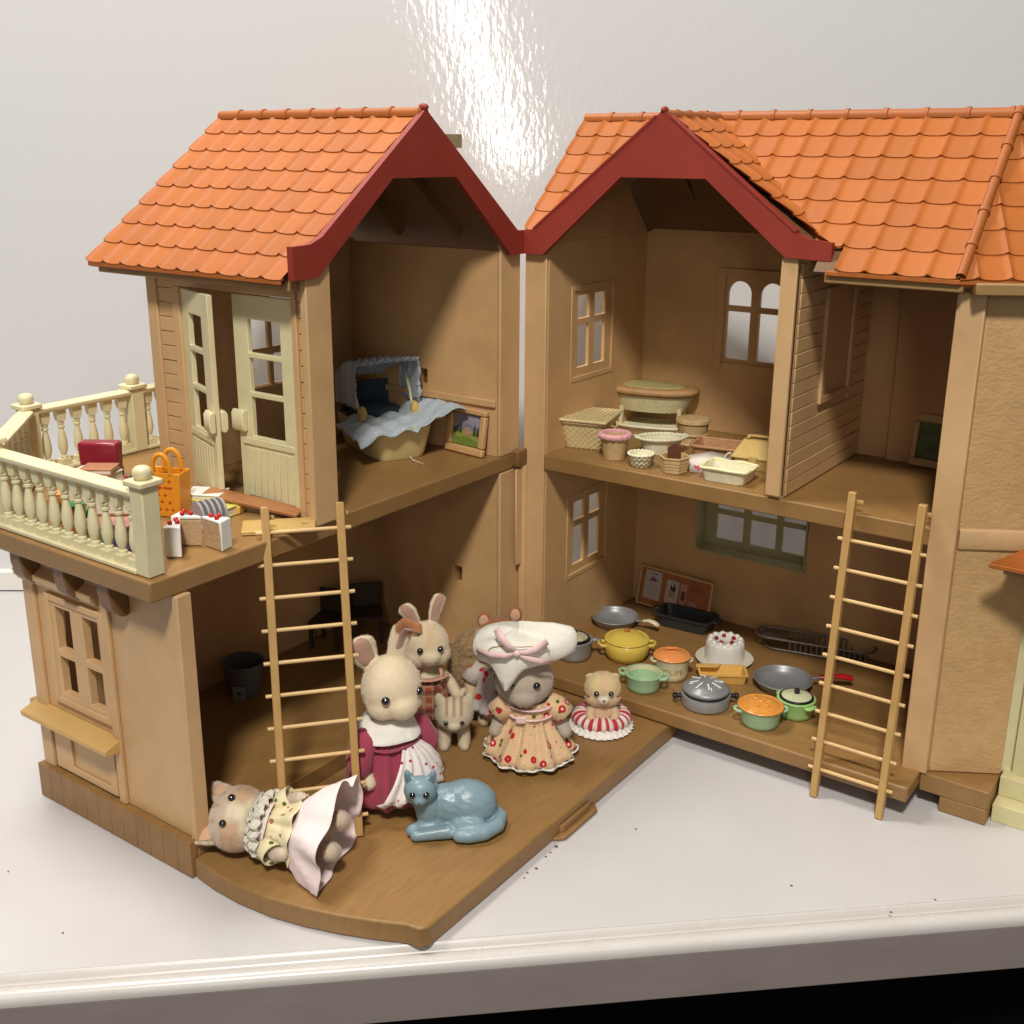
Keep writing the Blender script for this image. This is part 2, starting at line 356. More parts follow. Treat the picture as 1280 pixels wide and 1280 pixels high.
# plinth + floors
obj('ground_floor', G(LM).box(0, 2.50, 0, 1.17, 0, .183), FLOORX, left, bevel=.006)
for i in range(12):
    a = i * .0975
    obj('plank', G(LM).box(2.503, 2.545, a + .0015, a + .0960, .003, .186), PLINTH, left, bevel=.003)
# upper slab with balcony
g = G(LM)
slab = [(.012, 0), (2.63, 0), (2.63, 1.24), (2.05, 1.88), (.4, 1.88), (.4, 1.18), (.012, 1.18)]
g.prism(slab, 1.362, 1.455, 'z'); obj('upper_floor', g, FLOORX, left, bevel=.010)
# ground floor walls
cu = [(.575, .690), (.785, .905)]; cz = [(.640, .835), (.870, 1.09)]
g = G(LM); hole = lambda v, z: .545 < v < .955 and .60 < z < 1.13
g.wall([0, .545, .955, 1.15], [.186, .60, 1.13, 1.360], lambda v, z: not hole(v, z), 2.455, 2.50, lambda v, t, z: (t, v, z))
outer = obj('outer_wall', g, WALL, left)
window4(outer, LM, lambda v, t, z: (t, v, z), (.548, .952), (.603, 1.127), 2.47, 2.515, cu, cz, 0, m=WALL, proud=.008)
obj('pilaster', G(LM).box(2.501, 2.520, .485, .535, .187, 1.358), WALL, outer, bevel=.004)
obj('pilaster', G(LM).box(2.501, 2.520, 1.06, 1.145, .187, 1.358), WALL, outer, bevel=.004)
obj('corner_post', G(LM).box(2.44, 2.515, -.016, .02, .187, 1.358), WALL, outer, bevel=.004)
g = G(LM); g.prism([(2.502, .455), (2.60, .475), (2.60, .500), (2.502, .53)], .49, 1.17, 'y'); obj('window_sill', g, SILL, outer, bevel=.004)
g = G(LM); g.prism([(2.502, 1.175), (2.53, 1.18), (2.54, 1.20), (2.55, 1.205), (2.555, 1.235), (2.502, 1.26)], .555, 1.16, 'y'); obj('cornice', g, WALL, outer, bevel=.003)
g = G(LM); g.wall([.555, .60, .905, 1.04], [.20, .235, .40, .45], lambda v, z: not (.60 < v < .905 and .235 < z < .40), 2.501, 2.514, lambda v, t, z: (t, v, z)); obj('panel_frame', g, WALL, outer, bevel=.003)
for v in (.375, .70, 1.04):
    g = G(LM); g.prism([(2.503, 1.19), (2.54, 1.19), (2.585, 1.235), (2.60, 1.30), (2.60, 1.359), (2.503, 1.359)], v - .045, v + .045, 'y'); obj('bracket', g, BROWN, outer, bevel=.008)
# far side sill and back wall of the ground floor with a window
g = G(LM); bw = lambda u, z: not (2.33 < u < 2.39 and .80 < z < 1.10)
g.wall([.05, 2.33, 2.39, 2.455], [.186, .80, 1.10, 1.360], bw, 1.13, 1.168, lambda u, t, z: (u, t, z)); obj('back_wall', g, WALLIN, left)
g = G(LM); g.prism([(1.169, .45), (1.25, .47), (1.25, .50), (1.169, .53)], 2.1, 2.5, 'x'); obj('window_sill', g, SILL, left, bevel=.004)
# hinge side wall, ground floor
def latch_hole(v0, v1, z0, z1): return lambda v, z: not (v0 < v < v1 and z0 < z < z1)
g = G(LM); g.wall([.024, .285, .345, 1.13], [.186, .61, .72, 1.360], latch_hole(.285, .345, .61, .72), .16, .205, lambda v, t, z: (t, v, z)); obj('hinge_wall', g, WALLIN, left)
obj('latch_plate', G(LM).box(.156, .159, .28, .35, .60, .73), BROWN, left)
g = G(LM); g.box(.018, .205, .0, .022, .186, 1.358); obj('post', g, WALL, left, bevel=.005)
# upper floor walls
g = G(LM)
g.wall([.024, .535, .60, 1.13], [1.457, 1.815, 1.91, 2.62], latch_hole(.535, .60, 1.815, 1.91), .16, .205, lambda v, t, z: (t, v, z)); obj('hinge_wall', g, WALLIN, left)
obj('latch_plate', G(LM).box(.156, .159, .53, .605, 1.80, 1.92), BROWN, left)
obj('dado_rail', G(LM).box(.206, .222, .03, 1.12, 1.745, 1.785), WALLIN, left, bevel=.004)
obj('post', G(LM).box(.019, .205, .001, .022, 1.457, 2.66), WALL, left, bevel=.005)
# back wall with window onto the rear balcony
cu2 = [(.66, .855), (.885, 1.075)]; cz2 = [(1.86, 2.03), (2.07, 2.36)]
g = G(LM); g.wall([.161, .635, 1.10, 1.60], [1.457, 1.84, 2.38, 2.64], lambda u, z: not (.635 < u < 1.10 and 1.84 < z < 2.38), 1.13, 1.165, lambda u, t, z: (u, t, z))
g.prism([(.205, 2.642), (1.60, 2.642), (.87, 3.22)], 1.13, 1.165, 'y'); obj('back_wall', g, CEIL if False else WALLIN, left)
window4(left, LM, lambda u, t, z: (u, t, z), (.638, 1.097), (1.843, 2.377), 1.135, 1.16, cu2, cz2, 0, proud=.012)
# door wall
g = G(LM); g.wall([.0, .115, .905, 1.13], [1.457, 2.50, 2.60], lambda v, z: not (.115 < v < .905 and z < 2.50), 1.60, 1.645, lambda v, t, z: (t, v, z)); dw = obj('door_wall', g, WALL, left)
obj('corner_post', G(LM).box(1.545, 1.70, -.02, .022, 1.446, 2.66), WALL, dw, bevel=.005)
obj('corner_post', G(LM).box(1.60, 1.668, 1.075, 1.15, 1.457, 2.60), WALL, dw, bevel=.005)
obj('door_frame', G(LM).box(1.646, 1.668, .085, .118, 1.457, 2.5005), WALL, dw, bevel=.004)
obj('door_frame', G(LM).box(1.646, 1.668, .902, .955, 1.457, 2.5005), WALL, dw, bevel=.004)
obj('door_frame', G(LM).box(1.646, 1.668, .085, .955, 2.501, 2.545), WALL, dw, bevel=.004)
for (va, vb) in ((.024, .083), (.957, 1.073)):
    z = 1.459
    while z < 2.56:
        obj('siding_board', G(LM).box(1.646, 1.655 + .002 * (int(z * 100) % 3), va, vb, z, z + .0705), WALL, dw, bevel=.0035); z += .0735
obj('fascia', G(LM).box(1.62, 1.76, .02, 1.40, 2.545, 2.598), SOFFIT, left, bevel=.006)
# doors: each leaf in its own frame, hinge at x = 0, leaf along +x, outside faces -y
def door(parent, hinge, ang, flip, W=.385, H=1.018):
    """leaf frame: x from the hinge, y thickness, z up"""
    s_ = -1 if flip else 1
    xs = [0, .085, W - .085, W]; zs = [0, .36, .395, .60, .625, .80, .825, .995 * H - .03, H]
    zs = [0, .335, .53, .555, .72, .745, .905, H]
    pan = [(.335, .53), (.555, .72), (.745, .905)]
    g = G(); g.wall([0, .092, W - .10, W], zs, lambda x, z: not (.092 < x < W - .10 and any(a < z < b for a, b in pan)), -.014, .014, lambda x, t, z: (s_ * x, t, z))
    d = obj('door', g, DOORC, parent, bevel=.004, loc=hinge, rot=(0, 0, ang))
    n = 7
    for i in range(n):
        a = .045 + i * (W - .09) / n
        obj('panel_board', G().box(min(s_ * a, s_ * (a + (W - .09) / n - .004)), max(s_ * a, s_ * (a + (W - .09) / n - .004)), -.019, -.0145, .03, .275), DOORC, d, bevel=.002)
    g = G(); g.box(min(s_ * .03, s_ * (W - .03)), max(s_ * .03, s_ * (W - .03)), -.022, -.0145, .29, .325); obj('moulding', g, DOORC, d, bevel=.004)
    for y in (-1, 1):
        g = G(); x0, x1 = sorted((s_ * (W - .065), s_ * (W + .016)))
        g.prism([(y * .015, .36), (y * .034, .352), (y * .048, .372), (y * .048, .445), (y * .034, .465), (y * .015, .458)], x0, x1, 'x'); obj('handle', g, CREAM, d, bevel=.005)
    return d
door(left, (-.118, -1.640, 1.475), radians(0), True, .412)            # right leaf, hinge near the corner post
door(left, (-.900, -1.640, 1.475), radians(-20), False, .372)         # left leaf, swung outwards
# roof of the left wing
g = G(LM)   # sloping boards under the tiles
for (ua, za, ub, zb) in ((.87, 3.275, 1.79, 2.575), (.87, 3.275, .03, 2.60)):
    g.add([(ua, .03, za), (ub, .03, zb), (ub, 1.41, zb), (ua, 1.41, za), (ua, .03, za + .02), (ub, .03, zb + .02), (ub, 1.41, zb + .02), (ua, 1.41, za + .02)],
          [(0, 1, 2, 3), (4, 7, 6, 5), (0, 4, 5, 1), (1, 5, 6, 2), (2, 6, 7, 3), (3, 7, 4, 0)])
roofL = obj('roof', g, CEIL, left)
for v in (.30, .72):
    for (ua, za, ub, zb) in ((.87, 3.24, 1.62, 2.665), (.87, 3.24, .2, 2.70)):
        d = Vector((ub - ua, 0, zb - za)); L = d.length; d.normalize(); nn = Vector((d.z, 0, -d.x))
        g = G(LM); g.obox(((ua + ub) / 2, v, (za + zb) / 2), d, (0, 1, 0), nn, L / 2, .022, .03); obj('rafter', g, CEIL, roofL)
gable(left, LM, -.038, -.004, False)
# tiled slope towards the balcony: eave u=1.80 z=2.585, ridge u=.87 z=3.32
O = LM((1.80, 1.425, 2.60)); es = LM((.87, 0, 3.315)) - LM((1.80, 0, 2.60)); n8 = es.length / 8
tile_field(roofL, O, (1, 0, 0), es, 10, 8, 1.425 / 10, n8)
O = LM((.03, .03, 2.66)); es2 = LM((.87, 0, 3.315)) - LM((.03, 0, 2.66)); tile_field(roofL, O, (-1, 0, 0), es2, 10, 7, 1.40 / 10, es2.length / 7)
obj('eave_lip', G(LM).box(1.775, 1.803, .03, 1.42, 2.578, 2.60), TILE, roofL, bevel=.004)
ridge_caps(roofL, LM((.87, 1.43, 3.315)), LM((.87, -.02, 3.315)), 8)
g = G(LM); g.prism([(.425, 2.965), (.63, 3.118), (.63, 3.122), (.425, 3.122)], .155, .335, 'y'); g.box(.41, .645, .14, .35, 3.121, 3.158); g.box(.39, .665, .12, .37, 3.159, 3.228); obj('chimney', g, CHIM, roofL, bevel=.004)
# hinge hardware
g = G(LM); g.prism([(-.03, -.045), (.09, -.045), (.09, .05), (-.03, .05)], 1.375, 1.475, 'z'); hb = obj('hinge_bracket', g, BROWN, left, bevel=.012)
g = G(LM); g.tube([(.0, -.02, .20), (.0, -.02, 1.374)], .03, 14); obj('hinge_pin', g, WALL, left)
obj('hinge_plate', G(LM).box(.01, .085, -.030, -.017, .76, 1.36), WALL, left, bevel=.008)
# pulled-out floor tray on the desk
poly = [(0.004, -2.53)]
for (x, y) in ((.15, -2.545), (.30, -2.545), (.48, -2.525), (.64, -2.485), (.80, -2.43), (.95, -2.365), (1.06, -2.31)): poly.append((x, y))
for k in range(6):
    t = radians(-62 + k * 62 / 5); poly.append((1.085 + .062 * cos(t), -2.245 + .062 * sin(t)))
poly += [(1.150, -.9), (1.150, .0), (.004, .0)]
g = G(); g.prism(poly, .004, .102, 'z'); tray = obj('floor_tray', g, FLOORX, left, bevel=.008)
g = G(); g.prism([(1.151, -1.355), (1.195, -1.31), (1.195, -1.02), (1.151, -.975)], .004, .022, 'z'); g.prism([(1.151, -1.30), (1.168, -1.28), (1.168, -1.05), (1.151, -1.03)], .0225, .06, 'z'); obj('pull_tab', g, PLINTH, tray, bevel=.003)

# balustrade of the balcony: its own casting, clipped onto the slab
bal = thing('balustrade', 'cream balustrade with turned balusters round the left balcony', 'railing', (-.6, -2.3, 1.455))
bal_off = Vector((-.6, -2.3, 1.455))
def BL(p): return LM(p) - bal_off
def lathe_at(g, p, prof, n=12, rot=0): g.lathe(prof, n, c=p); return g
bprof = [(.026, .0), (.026, .028), (.020, .032), (.020, .045), (.013, .050), (.017, .060), (.024, .085), (.026, .11), (.022, .15), (.015, .185), (.012, .20), (.019, .206), (.019, .216), (.013, .22), (.019, .228), (.019, .236), (.013, .242), (.020, .262), (.025, .278), (.025, .30)]
gb = G()
gb.box(-.029, .029, -.029, .029, 0, .03); gb.lathe([(.022, .0305)] + bprof[2:18], 12); gb.prism([(-.018, .243), (.018, .243), (.027, .275), (.027, .305), (-.027, .305), (-.027, .275)], -.02, .02, 'y')
bme = gb.mesh('baluster', 40); bme.materials.append(CREAM)
def baluster(p, rz=0):
    o = bpy.data.objects.new('baluster', bme); col.objects.link(o); o.parent = bal; o.location = BL(p); o.rotation_euler = (0, 0, rz)
def rail_run(a, b, n, zb=1.457, first=None):
    """a, b = (u, v) ends of a straight rail"""
    A = BL((a[0], a[1], 0)); B = BL((b[0], b[1], 0)); d = Vector((B.x - A.x, B.y - A.y, 0)); L = d.length; d.normalize(); nn = Vector((-d.y, d.x, 0)); M = (A + B) / 2
    z0 = zb - 1.455
    g = G(); g.obox((M.x, M.y, z0 + .011), d, nn, (0, 0, 1), L / 2, .048, .010); obj('base_rail', g, CREAM, bal, bevel=.005)
    rp = [(-.036, .0), (-.044, .012), (-.044, .026), (-.026, .036), (.026, .036), (.044, .026), (.044, .012), (.036, .0)]
    g = G(); r = [[Vector((e.x, e.y, z0 + .330)) + nn * y + Vector((0, 0, z)) for (y, z) in rp] for e in (A, B)]; g.loft(r); obj('handrail', g, CREAM, bal, bevel=.003)
    rz = atan2(d.y, d.x)
    for i in range(n):
        t = (i + .5) / n; q = Vector((a[0] + (b[0] - a[0]) * t, a[1] + (b[1] - a[1]) * t)); baluster((q.x, q.y, zb + .022), rz)
def newel(u, v, zb=1.457, h=.40):
    p = BL((u, v, zb)); g = G(); x, y, z = p
    g.box(x - .042, x + .042, y - .042, y + .042, z, z + h - .035); o = obj('newel_post', g, CREAM, bal, bevel=.006)
    g = G(); g.box(x - .058, x + .058, y - .058, y + .058, z + h - .034, z + h - .008); obj('post_cap', g, CREAM, o, bevel=.006)
    g = G(); g.lathe([(.030, 0), (.036, .006), (.040, .022), (.038, .040), (.026, .052), (.006, .057)], 18, c=(x, y, z + h - .008)); obj('finial', g, CREAM, o)
newel(2.56, .075, h=.42); newel(2.56, 1.20, h=.42); newel(2.0, 1.80); newel(1.335, 1.80)
rail_run((2.56, .115), (2.56, 1.16), 11)
rail_run((2.53, 1.235), (2.03, 1.77), 6)
rail_run((1.96, 1.80), (1.375, 1.80), 6); rail_run((1.295, 1.80), (.45, 1.80), 9)
obj('low_wall', G(BL).box(.9, 2.0, 1.835, 1.86, 1.457, 1.50), WALL, bal)

# ================================================================== RIGHT WING
right = thing('dollhouse_wing', 'right wing of the doll house with two shelved floors, arched window and long orange roof', 'dollhouse', (0, 0, 0))
g = G(); g.box(.02, 2.455, -.205, 1.17, .107, .190); obj('ground_floor', g, FLOOR, right, bevel=.010)
obj('under_block', G().box(1.2, 2.4, .35, 1.15, 0, .106), PLINTH, right)
g = G(); g.prism([(2.457, .0), (2.785, .0), (2.785, 1.1), (2.457, 1.1)], .084, .182, 'z'); g.box(2.56, 2.785, .0, 1.1, .0, .0835); obj('plinth', g, FLOOR, right, bevel=.006)
g = G(); g.box(.16, 2.475, 0, 1.18, 1.362, 1.455); obj('upper_floor', g, FLOOR, right, bevel=.008)
# left wall (hinge side)
ws = [(.270, .735), (.270, .735)]; hs = [(.60, 1.12), (1.85, 2.385)]
g = G(); g.wall([.02, .270, .735, 1.13], [.191, .60, 1.12, 1.361], lambda v, z: not (.27 < v < .735 and .60 < z < 1.12), .125, .17, lambda v, t, z: (t, v, z)); obj('hinge_wall', g, WALLIN, right)
g = G(); g.wall([.02, .270, .735, 1.13], [1.456, 1.85, 2.385, 2.66], lambda v, z: not (.27 < v < .735 and 1.85 < z < 2.385), .125, .17, lambda v, t, z: (t, v, z))
g.prism([(.05, 2.661), (1.13, 2.661), (.62, 3.2)], .125, .17, 'x'); obj('hinge_wall', g, WALLIN, right)
for (z0, z1) in hs:
    window4(right, RM, lambda v, t, z: (t, v, z), (.273, .732), (z0 + .003, z1 - .003), .14, .163, [(.340, .465), (.525, .648)], [(z0 + .065, z0 + .315), (z0 + .355, z1 - .045)], 0, proud=.011)
obj('post', G().box(.019, .163, .0, .02, .191, 2.598), WALL, right, bevel=.005)
# back walls
g = G(); g.wall([.126, .61, 1.37, 2.5], [.191, .64, 1.16, 1.361], lambda u, z: not (.61 < u < 1.37 and .64 < z < 1.16), 1.13, 1.17, lambda u, t, z: (u, t, z)); obj('back_wall', g, WALLIN, right)
WG = mat('window_frame_plastic', (.42, .38, .19), .5, .08, 5)
window4(right, RM, lambda u, t, z: (u, t, z), (.6255, 1.3545), (.6555, 1.1445), 1.262, 1.285, [(.70, .885), (.935, 1.11), (1.155, 1.325)], [(.70, .87), (.905, 1.07), (1.10, 1.125)], 0, m=WG, proud=.004)
g = G(); g.wall([.6115, .624, 1.356, 1.3685], [.6415, .654, 1.146, 1.1585], lambda u, z: not (.624 < u < 1.356 and .654 < z < 1.146), 1.118, 1.29, lambda u, t, z: (u, t, z)); obj('window_reveal', g, WG, right, bevel=.003)
g = G(); g.wall([.126, .72, 1.12, 1.6185], [1.456, 1.90, 2.42, 2.66], lambda u, z: not (.72 < u < 1.12 and 1.90 < z < 2.42), 1.13, 1.17, lambda u, t, z: (u, t, z))
g.prism([(.171, 2.661), (1.55, 2.661), (1.2, 2.8), (.5, 2.8)], 1.13, 1.17, 'y'); obj('back_wall', g, WALLIN, right)
# arched twin window
g = G()
def arch_pane(u0, u1, zb, zt):
    """frame material round one arched light: u0..u1 outer cell, opening r below the arch"""
    uc = (u0 + u1) / 2; ri = (u1 - u0) / 2 - .018; zc = zt - ri - .02; K = 12
    top = [(uc + ri * cos(pi * k / K), zc + ri * sin(pi * k / K)) for k in range(K + 1)]
    oth = []
    for k in range(K + 1):
        a = pi * k / K; s_ = 1 / max(abs(cos(a)), abs(sin(a)) + 1e-9); hx = (u1 - u0) / 2
        x = max(-hx, min(hx, hx * cos(a) * s_)); z = (zt - zc) * min(1, sin(a) * s_); oth.append((uc + x, zc + z))
    vs = []; n = K + 1
    for t in (1.135, 1.16):
        vs += [(p[0], t, p[1]) for p in top] + [(p[0], t, p[1]) for p in oth]
    fs = []
    for k in range(K):
        fs += [(k, k + 1, n + k + 1, n + k), (2 * n + k, 3 * n + k, 3 * n + k + 1, 2 * n + k + 1), (k, 2 * n + k, 2 * n + k + 1, k + 1)]
    g.add(vs, fs)
    return ri, zc
for (a, b) in ((.72, .909), (.929, 1.118)):
    ri, zc = arch_pane(a, b, 1.9, 2.42); uc = (a + b) / 2
    for s_ in (-1, 1):
        g.box(min(uc + s_ * ri, uc + s_ * .0945), max(uc + s_ * ri, uc + s_ * .0945), 1.135, 1.16, 1.925, zc)
    g.box(uc - ri + .0003, uc + ri - .0003, 1.136, 1.159, 2.215, 2.25); g.box(a, b, 1.135, 1.16, 1.90, 1.925)
g.box(.909, .929, 1.135, 1.16, 1.90, 2.42)
aw = obj('window', g, WALLIN, right, sharp=30)
g = G()
for (a, b, c, d) in ((.665, .722, 1.845, 2.475), (1.118, 1.17, 1.845, 2.475), (.722, 1.118, 1.845, 1.898), (.722, 1.118, 2.421, 2.475)): g.box(a, b, 1.118, 1.129, c, d)
obj('frame', g, WALLIN, aw, bevel=.004)
# partition of the upper floor
g = G(); g.box(1.555, 1.618, 0, 1.129, 1.458, 2.62); part_ = obj('partition_wall', g, WALL, right)
obj('post', G().box(1.535, 1.618, -.020, .02, 1.47, 2.665), WALL, part_, bevel=.005)
g = G(); g.wall([.385, .42, .80, .835], [1.88, 1.915, 2.45, 2.49], lambda v, z: not (.42 < v < .80 and 1.915 < z < 2.45), 1.619, 1.642, lambda v, t, z: (t, v, z)); obj('window_frame', g, WALL, part_, bevel=.004)
z = 1.462
while z < 2.58:
    for (va, vb) in (((.035, 1.115),) if (z + .07 < 1.88 or z > 2.49) else ((.035, .383), (.837, 1.115))):
        obj('siding_board', G().box(1.6185, 1.626 + .002 * (int(z * 1000) % 2), va, vb, z, z + .0705), WALL, part_, bevel=.0035)
    z += .0735
# far room of the upper floor
g = G(); g.box(1.619, 1.80, 1.13, 1.165, 1.456, 2.62); g.box(1.80, 2.6, 1.095, 1.165, 1.456, 2.62); obj('back_wall', g, WALLIN, right)
g = G(); g.box(2.42, 2.47, .05, 1.13, 1.456, 2.6); g.box(2.42, 2.47, .05, 1.13, .191, 1.36); obj('end_wall', g, WALLIN, right)
obj('post', G().box(2.362, 2.486, -.010, .05, .184, 2.56), WALL, right, bevel=.006)
# angled front panel beyond the post
ed = Vector((cos(radians(31)), sin(radians(31)), 0)); en_ = Vector((ed.y, -ed.x, 0)); e0 = Vector((2.487, .030, 0))
def EP(p): return e0 + ed * p[0] + en_ * p[1] + Vector((0, 0, p[2]))
obj('stucco_panel', G(EP).box(.0, .352, -.05, .0, .186, 2.58), STUCCO, right, bevel=.004)
g = G(EP); g.prism([(-.012, 1.368), (.012, 1.368), (.016, 1.38), (.016, 1.455), (.006, 1.468), (-.012, 1.468)], .0, .40, 'x'); obj('string_course', g, WALL, right, bevel=.003)
obj('fascia', G().box(1.775, 2.40, -.085, -.02, 2.565, 2.615), SOFFIT, right, bevel=.006)
g = G(EP); g.box(-.09, .6, .04, .10, 2.56, 2.612); obj('fascia', g, SOFFIT, right, bevel=.006)
g = G(EP); g.box(.353, .7, -.09, -.03, .186, 2.58); obj('end_panel', g, CREAM, right)
# roof
g = G()
def slab4(g, a, b, c, d, t=.02):
    a, b, c, d = map(Vector, (a, b, c, d)); n = (b - a).cross(d - a).normalized() * t
    if n.z < 0: n = -n
    g.add([a, b, c, d, a + n, b + n, c + n, d + n], [(0, 1, 2, 3), (4, 7, 6, 5), (0, 4, 5, 1), (1, 5, 6, 2), (2, 6, 7, 3), (3, 7, 4, 0)])
slab4(g, (1.72, -.07, 2.60), (2.40, -.07, 2.60), (2.40, .62, 3.275), (1.72, .62, 3.275))
slab4(g, (.03, .05, 2.70), (1.72, .05, 2.70), (1.72, .62, 3.275), (.03, .62, 3.275)) if False else None
slab4(g, (.03, 1.22, 2.58), (2.40, 1.22, 2.58), (2.40, .62, 3.275), (.03, .62, 3.275))
slab4(g, (.03, .07, 2.71), (.86, .61, 3.255), (.45, .615, 3.262), (.03, .615, 3.262))
slab4(g, (1.75, .12, 2.71), (1.75, .615, 3.262), (1.3, .615, 3.262), (.88, .61, 3.255))
slab4(g, (.87, .015, 3.275), (1.78, .015, 2.66), (1.78, .12, 2.66), (.87, .64, 3.275))
slab4(g, (.87, .015, 3.275), (.03, .015, 2.65), (.03, .08, 2.65), (.87, .64, 3.275))
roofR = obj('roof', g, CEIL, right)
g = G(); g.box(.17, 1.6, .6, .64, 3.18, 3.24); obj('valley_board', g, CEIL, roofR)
for u in (.55, .85, 1.15):
    d = Vector((0, 1.10 - .62, 2.81 - 3.24)); L = d.length; d.normalize(); g = G(); g.obox((u, .86, 3.0), (1, 0, 0), d, Vector((1, 0, 0)).cross(d), .02, L / 2, .03); obj('rafter', g, CEIL, roofR)
gable(right, RM, -.042, -.006, True)
ES = (Vector((0, .62, 3.325)) - Vector((0, -.10, 2.62))); lr = ES.length / 7
def gabz(u): return 3.315 - (.66 if u > .87 else .78) * abs(u - .87)
def keepm(P):
    return any(p.z > gabz(p.x) - .01 and p.y > -.02 for p in P) or min(p.x for p in P) > 1.76
cl = [((.004, 0, 0), (-1, 0, 0)), ((0, .020, 0), (0, -1, 0))]
tile_field(roofR, (.012, -.10, 2.625), (1, 0, 0), ES, 17, 7, 2.378 / 17, lr, clip=(), keep=lambda P: min(p.x for p in P) > 1.78)
tile_field(roofR, (.012, -.10, 2.625), (1, 0, 0), ES, 17, 7, 2.378 / 17, lr, clip=[((0, -.004, 0), (0, -1, 0)), ((.87, 0, 3.30), (.615, 0, -.788))], keep=lambda P: keepm(P) and sum(p.x for p in P) / len(P) < .87)
tile_field(roofR, (.012, -.10, 2.625), (1, 0, 0), ES, 17, 7, 2.378 / 17, lr, clip=[((0, -.004, 0), (0, -1, 0)), ((.87, 0, 3.30), (-.56, 0, -.83))], keep=lambda P: keepm(P) and not min(p.x for p in P) > 1.78 and sum(p.x for p in P) / len(P) >= .87)
obj('eave_lip', G().box(1.787, 2.39, -.105, -.075, 2.600, 2.622), TILE, roofR, bevel=.004)
# small cross gable, slope on the right
GS = (Vector((.87, 0, 3.32)) - Vector((1.79, 0, 2.70))); GL = GS.length / 9
mn = Vector((0, -.7, .72)).normalized(); mn = Vector((1, 0, 0)).cross(ES).normalized()
tile_field(roofR, (1.79, -.008, 2.705), (0, 1, 0), GS, 5, 8, .14, GS.length / 8, clip=[((0, -.10, 2.632), -mn)])
ridge_caps(roofR, (.012, .62, 3.325), (2.375, .62, 3.325), 12)
ridge_caps(roofR, (.87, .62, 3.322), (.87, -.03, 3.322), 5, r=.022)
# facet right of the hip
H0 = Vector((2.39, -.10, 2.625)); H1 = Vector((2.39, .62, 3.325)); fn = ed.cross(H1 - H0).normalized(); fs_ = fn.cross(ed).normalized()
zt = (3.325 - 2.625) / fs_.z
tile_field(roofR, H0 - ed * .07, ed, fs_, 9, 7, .1406, zt / 7, clip=[((2.39, 0, 0), (-1, 0, 0))])
g = G(); g.loft([[H0 + ed * a + fn * b + Vector((0, 0, -.022)) * c for (b, c) in ((-.02, 1), (.0, 1), (.0, 0), (-.02, 0))] for a in (0, .9)]); obj('eave_lip', g, TILE, roofR)
ridge_caps(roofR, (2.39, -.105, 2.635), (2.39, .60, 3.335), 5, r=.022)
g = G(); g.ell((2.39, .62, 3.335), (.032, .032, .03), 12, 8); obj('ridge_end', g, TILE2, roofR)
# porch with cream steps at the far right
porch = thing('porch', 'cream porch with two steps and orange canopy at the right edge', 'porch', (2.79, .07, 0))
def PO(p): return Vector(p) - Vector((2.79, .07, 0))
CST = mat('porch_plastic', (.66, .60, .33), .42, .10, 5, .10, 40)
for i in range(6): obj('lower_step', G(PO).box(2.795 + i * .16, 2.9535 + i * .16, .068, .6, 0, .095 ), CST, porch, bevel=.003)
obj('upper_step', G(PO).box(2.795, 3.7, .165, .6, .0955, .20), CST, porch, bevel=.004)
obj('wall', G(PO).box(2.835, 3.7, .225, .6, .2005, 1.33), CST, porch)
g = G(PO); g.prism([(2.66, -.10), (3.4, -.10), (3.4, .25), (2.9, .2)], 1.350, 1.372, 'z'); o = obj('canopy', g, TILE, porch, bevel=.004)
g = G(PO); g.add([(2.665, -.095, 1.3725), (3.4, -.095, 1.3725), (3.4, .2, 1.55), (2.92, .17, 1.50)], [(0, 1, 2, 3)]); obj('canopy_slope', g, TILE, o, solid=.004)
obj('canopy_lining', G(PO).box(2.72, 3.4, -.07, .2, 1.325, 1.3495), SOFFIT, porch)

# ================================================================== ladders
def ladder(label, foot_l, e, up, L, w_, n, z0, dz):
    """foot_l left foot, e = rung direction, up = direction of the rails"""
    fl = Vector(foot_l); e = Vector(e).normalized(); up = Vector(up).normalized(); nrm = e.cross(up).normalized()
    t = thing('ladder', label, 'ladder', fl, 0, 'ladders leaning on the upper floors')
    for k in (0, 1):
        g = G(); g.obox(e * (w_ * k) + up * (L / 2), e, nrm, up, .0185, .021, L / 2); obj('side_rail', g, WOODL, t, bevel=.005)
    for i in range(n):
        c = up * (z0 + i * dz); g = G(); g.tube([c - e * .047, c + e * (w_ + .047)], .0095, 12); obj('rung', g, WOODR, t, bevel=.002)
    for k in (0, 1):
        g = G(); base = e * (w_ * k) + up * (L - .10) - nrm * -.0
        b_ = e * (w_ * k) + up * (L - .065)
        g.obox(b_ - nrm * .036, e, nrm, up, .010, .016, .035); g.obox(b_ - nrm * .050 + e * .02 + up * .012, e, nrm, up, .022, .008, .010)
        obj('hook', g, WOODL, t, bevel=.003)
    return t
ladder('narrow plastic ladder on the floor tray, leaning on the balcony floor', (.262, -2.223, .104), (.645, .764, 0), (-.2005, .1757, .9638), 1.55, .337, 10, .095, .1485)
ladder('narrow plastic ladder standing on the white desk before the pots and pans', (2.009, -.236, .001), (1, 0, 0), (-.0085, .125, .992), 1.585, .334, 9, .150, .1495)
